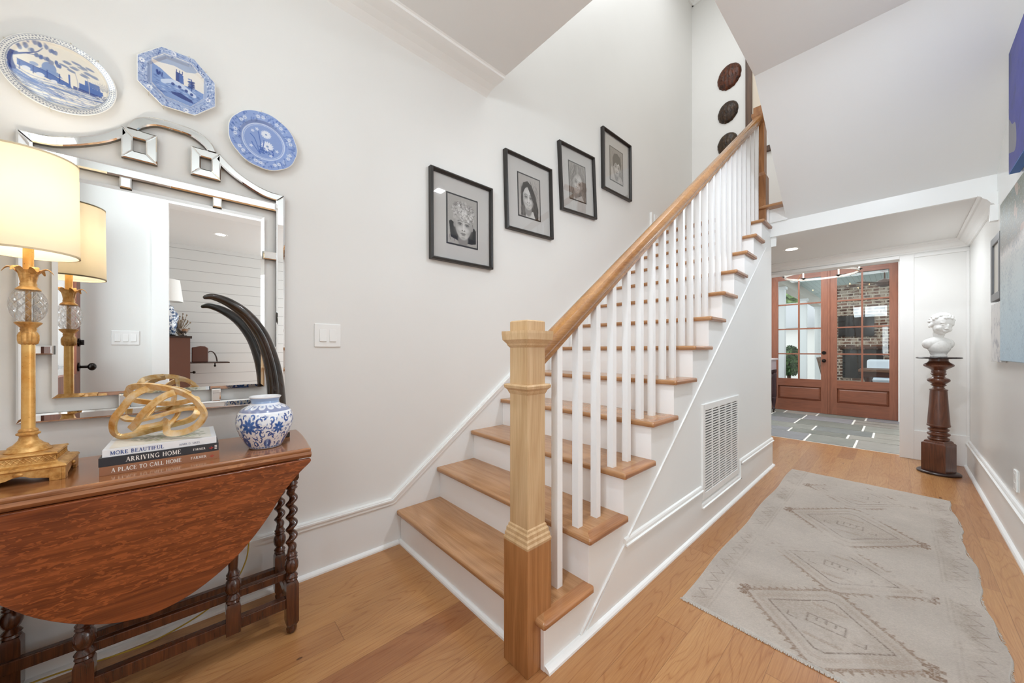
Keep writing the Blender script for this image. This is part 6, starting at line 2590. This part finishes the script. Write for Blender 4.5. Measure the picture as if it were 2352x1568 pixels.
foliage('garden_shrub', 'round clipped green shrub in the garden beyond the left door', 'shrub', (-2.28, 13.6, .80), (.34, .34, .46), 2200, ('2F4A2A', '5E7F4A'), 1, .07)
foliage('garden_tree', 'leafy green tree beyond the garden wall seen in the upper left panes', 'tree', (-3.9, 21.0, 3.7), (1.9, 1.5, 1.5), 3000, ('4B6B35', '9DB878'), 2, .22)
t = thing('garden_house', 'white painted neighbouring building with grey shingled roof', 'building', (-6.5, 18, 0))
build('wall', MB().box(-6.5, -1.2, 16.0, 18.5, -.02, 1.95), paint('house_white', 'F1F1EE', .6), t)
mb = MB()
mb.add([(-6.8, 15.7, 1.92), (-.9, 15.7, 1.92), (-.9, 18.8, 1.92), (-6.8, 18.8, 1.92), (-5.6, 17.25, 2.95), (-2.1, 17.25, 2.95)], [(0, 1, 5, 4), (1, 2, 5), (2, 3, 4, 5), (3, 0, 4), (0, 3, 2, 1)])
build('roof', mb, plain('shingle_grey', 'A9ADB0', .8), t)

# ------------------------------------------------------------------ sitting room things seen in the mirror
sx0, sx1 = 2.60, 3.12
t = thing('secretary_desk', 'brown secretary desk with fold down lid seen in the mirror', 'desk', (2.86, -.30, 0))
M_sec = plain('secretary_brown', '6B4536', .4)
build('cabinet', MB().box(sx0, sx1, -.62, -.005, .0, 1.30), M_sec, t)
build('top_board', MB().box(sx0 - .02, sx1 + .02, -.64, .015, 1.30, 1.325), plain('secretary_top', '33211B', .4), t, bevel=.004)
build('writing_lid', MB().box(sx0, sx1, -.005, .42, .945, .960), plain('secretary_lid', '3F2B23', .35), t)
for z_ in (.82, .60):
    mb = MB()
    mb.tube([(sx0 + .10, -.005, z_), (sx0 + .10, .02, z_)], .008, 10)
    mb.ball((sx0 + .10, .035, z_), .018)
    build('knob', mb, M_bronze, t, smooth=True)
mb = MB()
mb.tube([(sx0 + .10, .26, .945), (sx0 + .10, .26, .915)], .008, 10)
mb.ball((sx0 + .10, .26, .905), .014)
build('knob', mb, M_bronze, t, smooth=True)
# handbag on the lid
t = thing('handbag', 'brown leather handbag standing on the fold down desk lid, seen in the mirror', 'bag', (2.75, .10, .961))
mb = MB()
mb.prism([(.01, .961), (.185, .961), (.185, 1.16), (.15, 1.185), (.10, 1.19), (.05, 1.175), (.01, 1.17)], 0, 2.66, 2.84)
build('bag_body', mb, plain('bag_leather', '5A372B', .5), t, bevel=.01)
for x in (2.66, 2.80):
    P_ = [(x, .185, 1.10), (x, .215, 1.115), (x, .25, 1.09), (x, .275, 1.03), (x, .285, .965)]
    build('strap', MB().tube(smooth_pts(P_), .006, 8), plain('bag_strap', '3A2721', .5), t, smooth=True)
# lamp, jar, coral, bowl on the desk
t = thing('desk_lamp', 'blue and white ginger jar lamp with white shade on the secretary desk', 'lamp', (2.80, -.225, 1.325))
mb = MB().lathe([(.15, 1.80), (.115, 2.10), (.113, 2.10), (.148, 1.80), (.15, 1.80)], 40, (2.80, -.225), capb=False, capt=False)
build('lamp_shade', mb, M_whiteg, t, smooth=True)
g = G('jar_porcelain')
n1 = g.noise(g.obj(), 30, 3, .7)
M_jp = g.fin(g.ramp(n1, [(.46, H('3B5479')), (.54, H('E3E6EA'))]), .15)
mb = MB().lathe([(.05, 1.345), (.065, 1.36), (.085, 1.46), (.105, 1.58), (.10, 1.63), (.06, 1.68), (.05, 1.71), (.055, 1.73), (.015, 1.75), (.012, 1.86)], 32, (2.80, -.225))
build('jar_body', mb, M_jp, t, smooth=True)
build('foot', MB().lathe([(.07, 1.325), (.075, 1.345)], 32, (2.80, -.225)), M_bronze, t, smooth=True)
t = thing('dried_branches', 'spray of dried pale branches beside the jar lamp on the desk', 'branches', (2.92, -.12, 1.325))
mb = MB()
r8 = random.Random(3)
for i in range(46):
    a, b_ = r8.random() * 2 * PI, .25 + r8.random() * .9
    L_ = .16 + .16 * r8.random()
    e_ = (2.92 + math.cos(a) * math.sin(b_) * L_ * .7, -.12 + math.sin(a) * math.sin(b_) * L_ * .5, 1.33 + math.cos(b_) * L_ * 1.1)
    mb.tube([(2.92, -.12, 1.328), ((2.92 + e_[0]) / 2, (-.12 + e_[1]) / 2, (1.33 + e_[2]) / 2 + .02), e_], .003, 5)
    mb.ball(e_, .010, .010, .013, 6, 5)
build('sprigs', mb, plain('dry_branch', '8C7A66', .8), t)
t = thing('silver_bowl', 'small footed silver bowl at the corner of the secretary desk', 'bowl', (2.67, -.075, 1.325))
mb = MB().lathe([(.035, 1.325), (.038, 1.332), (.015, 1.345), (.035, 1.365), (.060, 1.40), (.068, 1.425), (.064, 1.425), (.03, 1.38)], 32, (2.67, -.075))
build('bowl', mb, plain('silver', 'A8A09A', .2, .9), t, smooth=True)
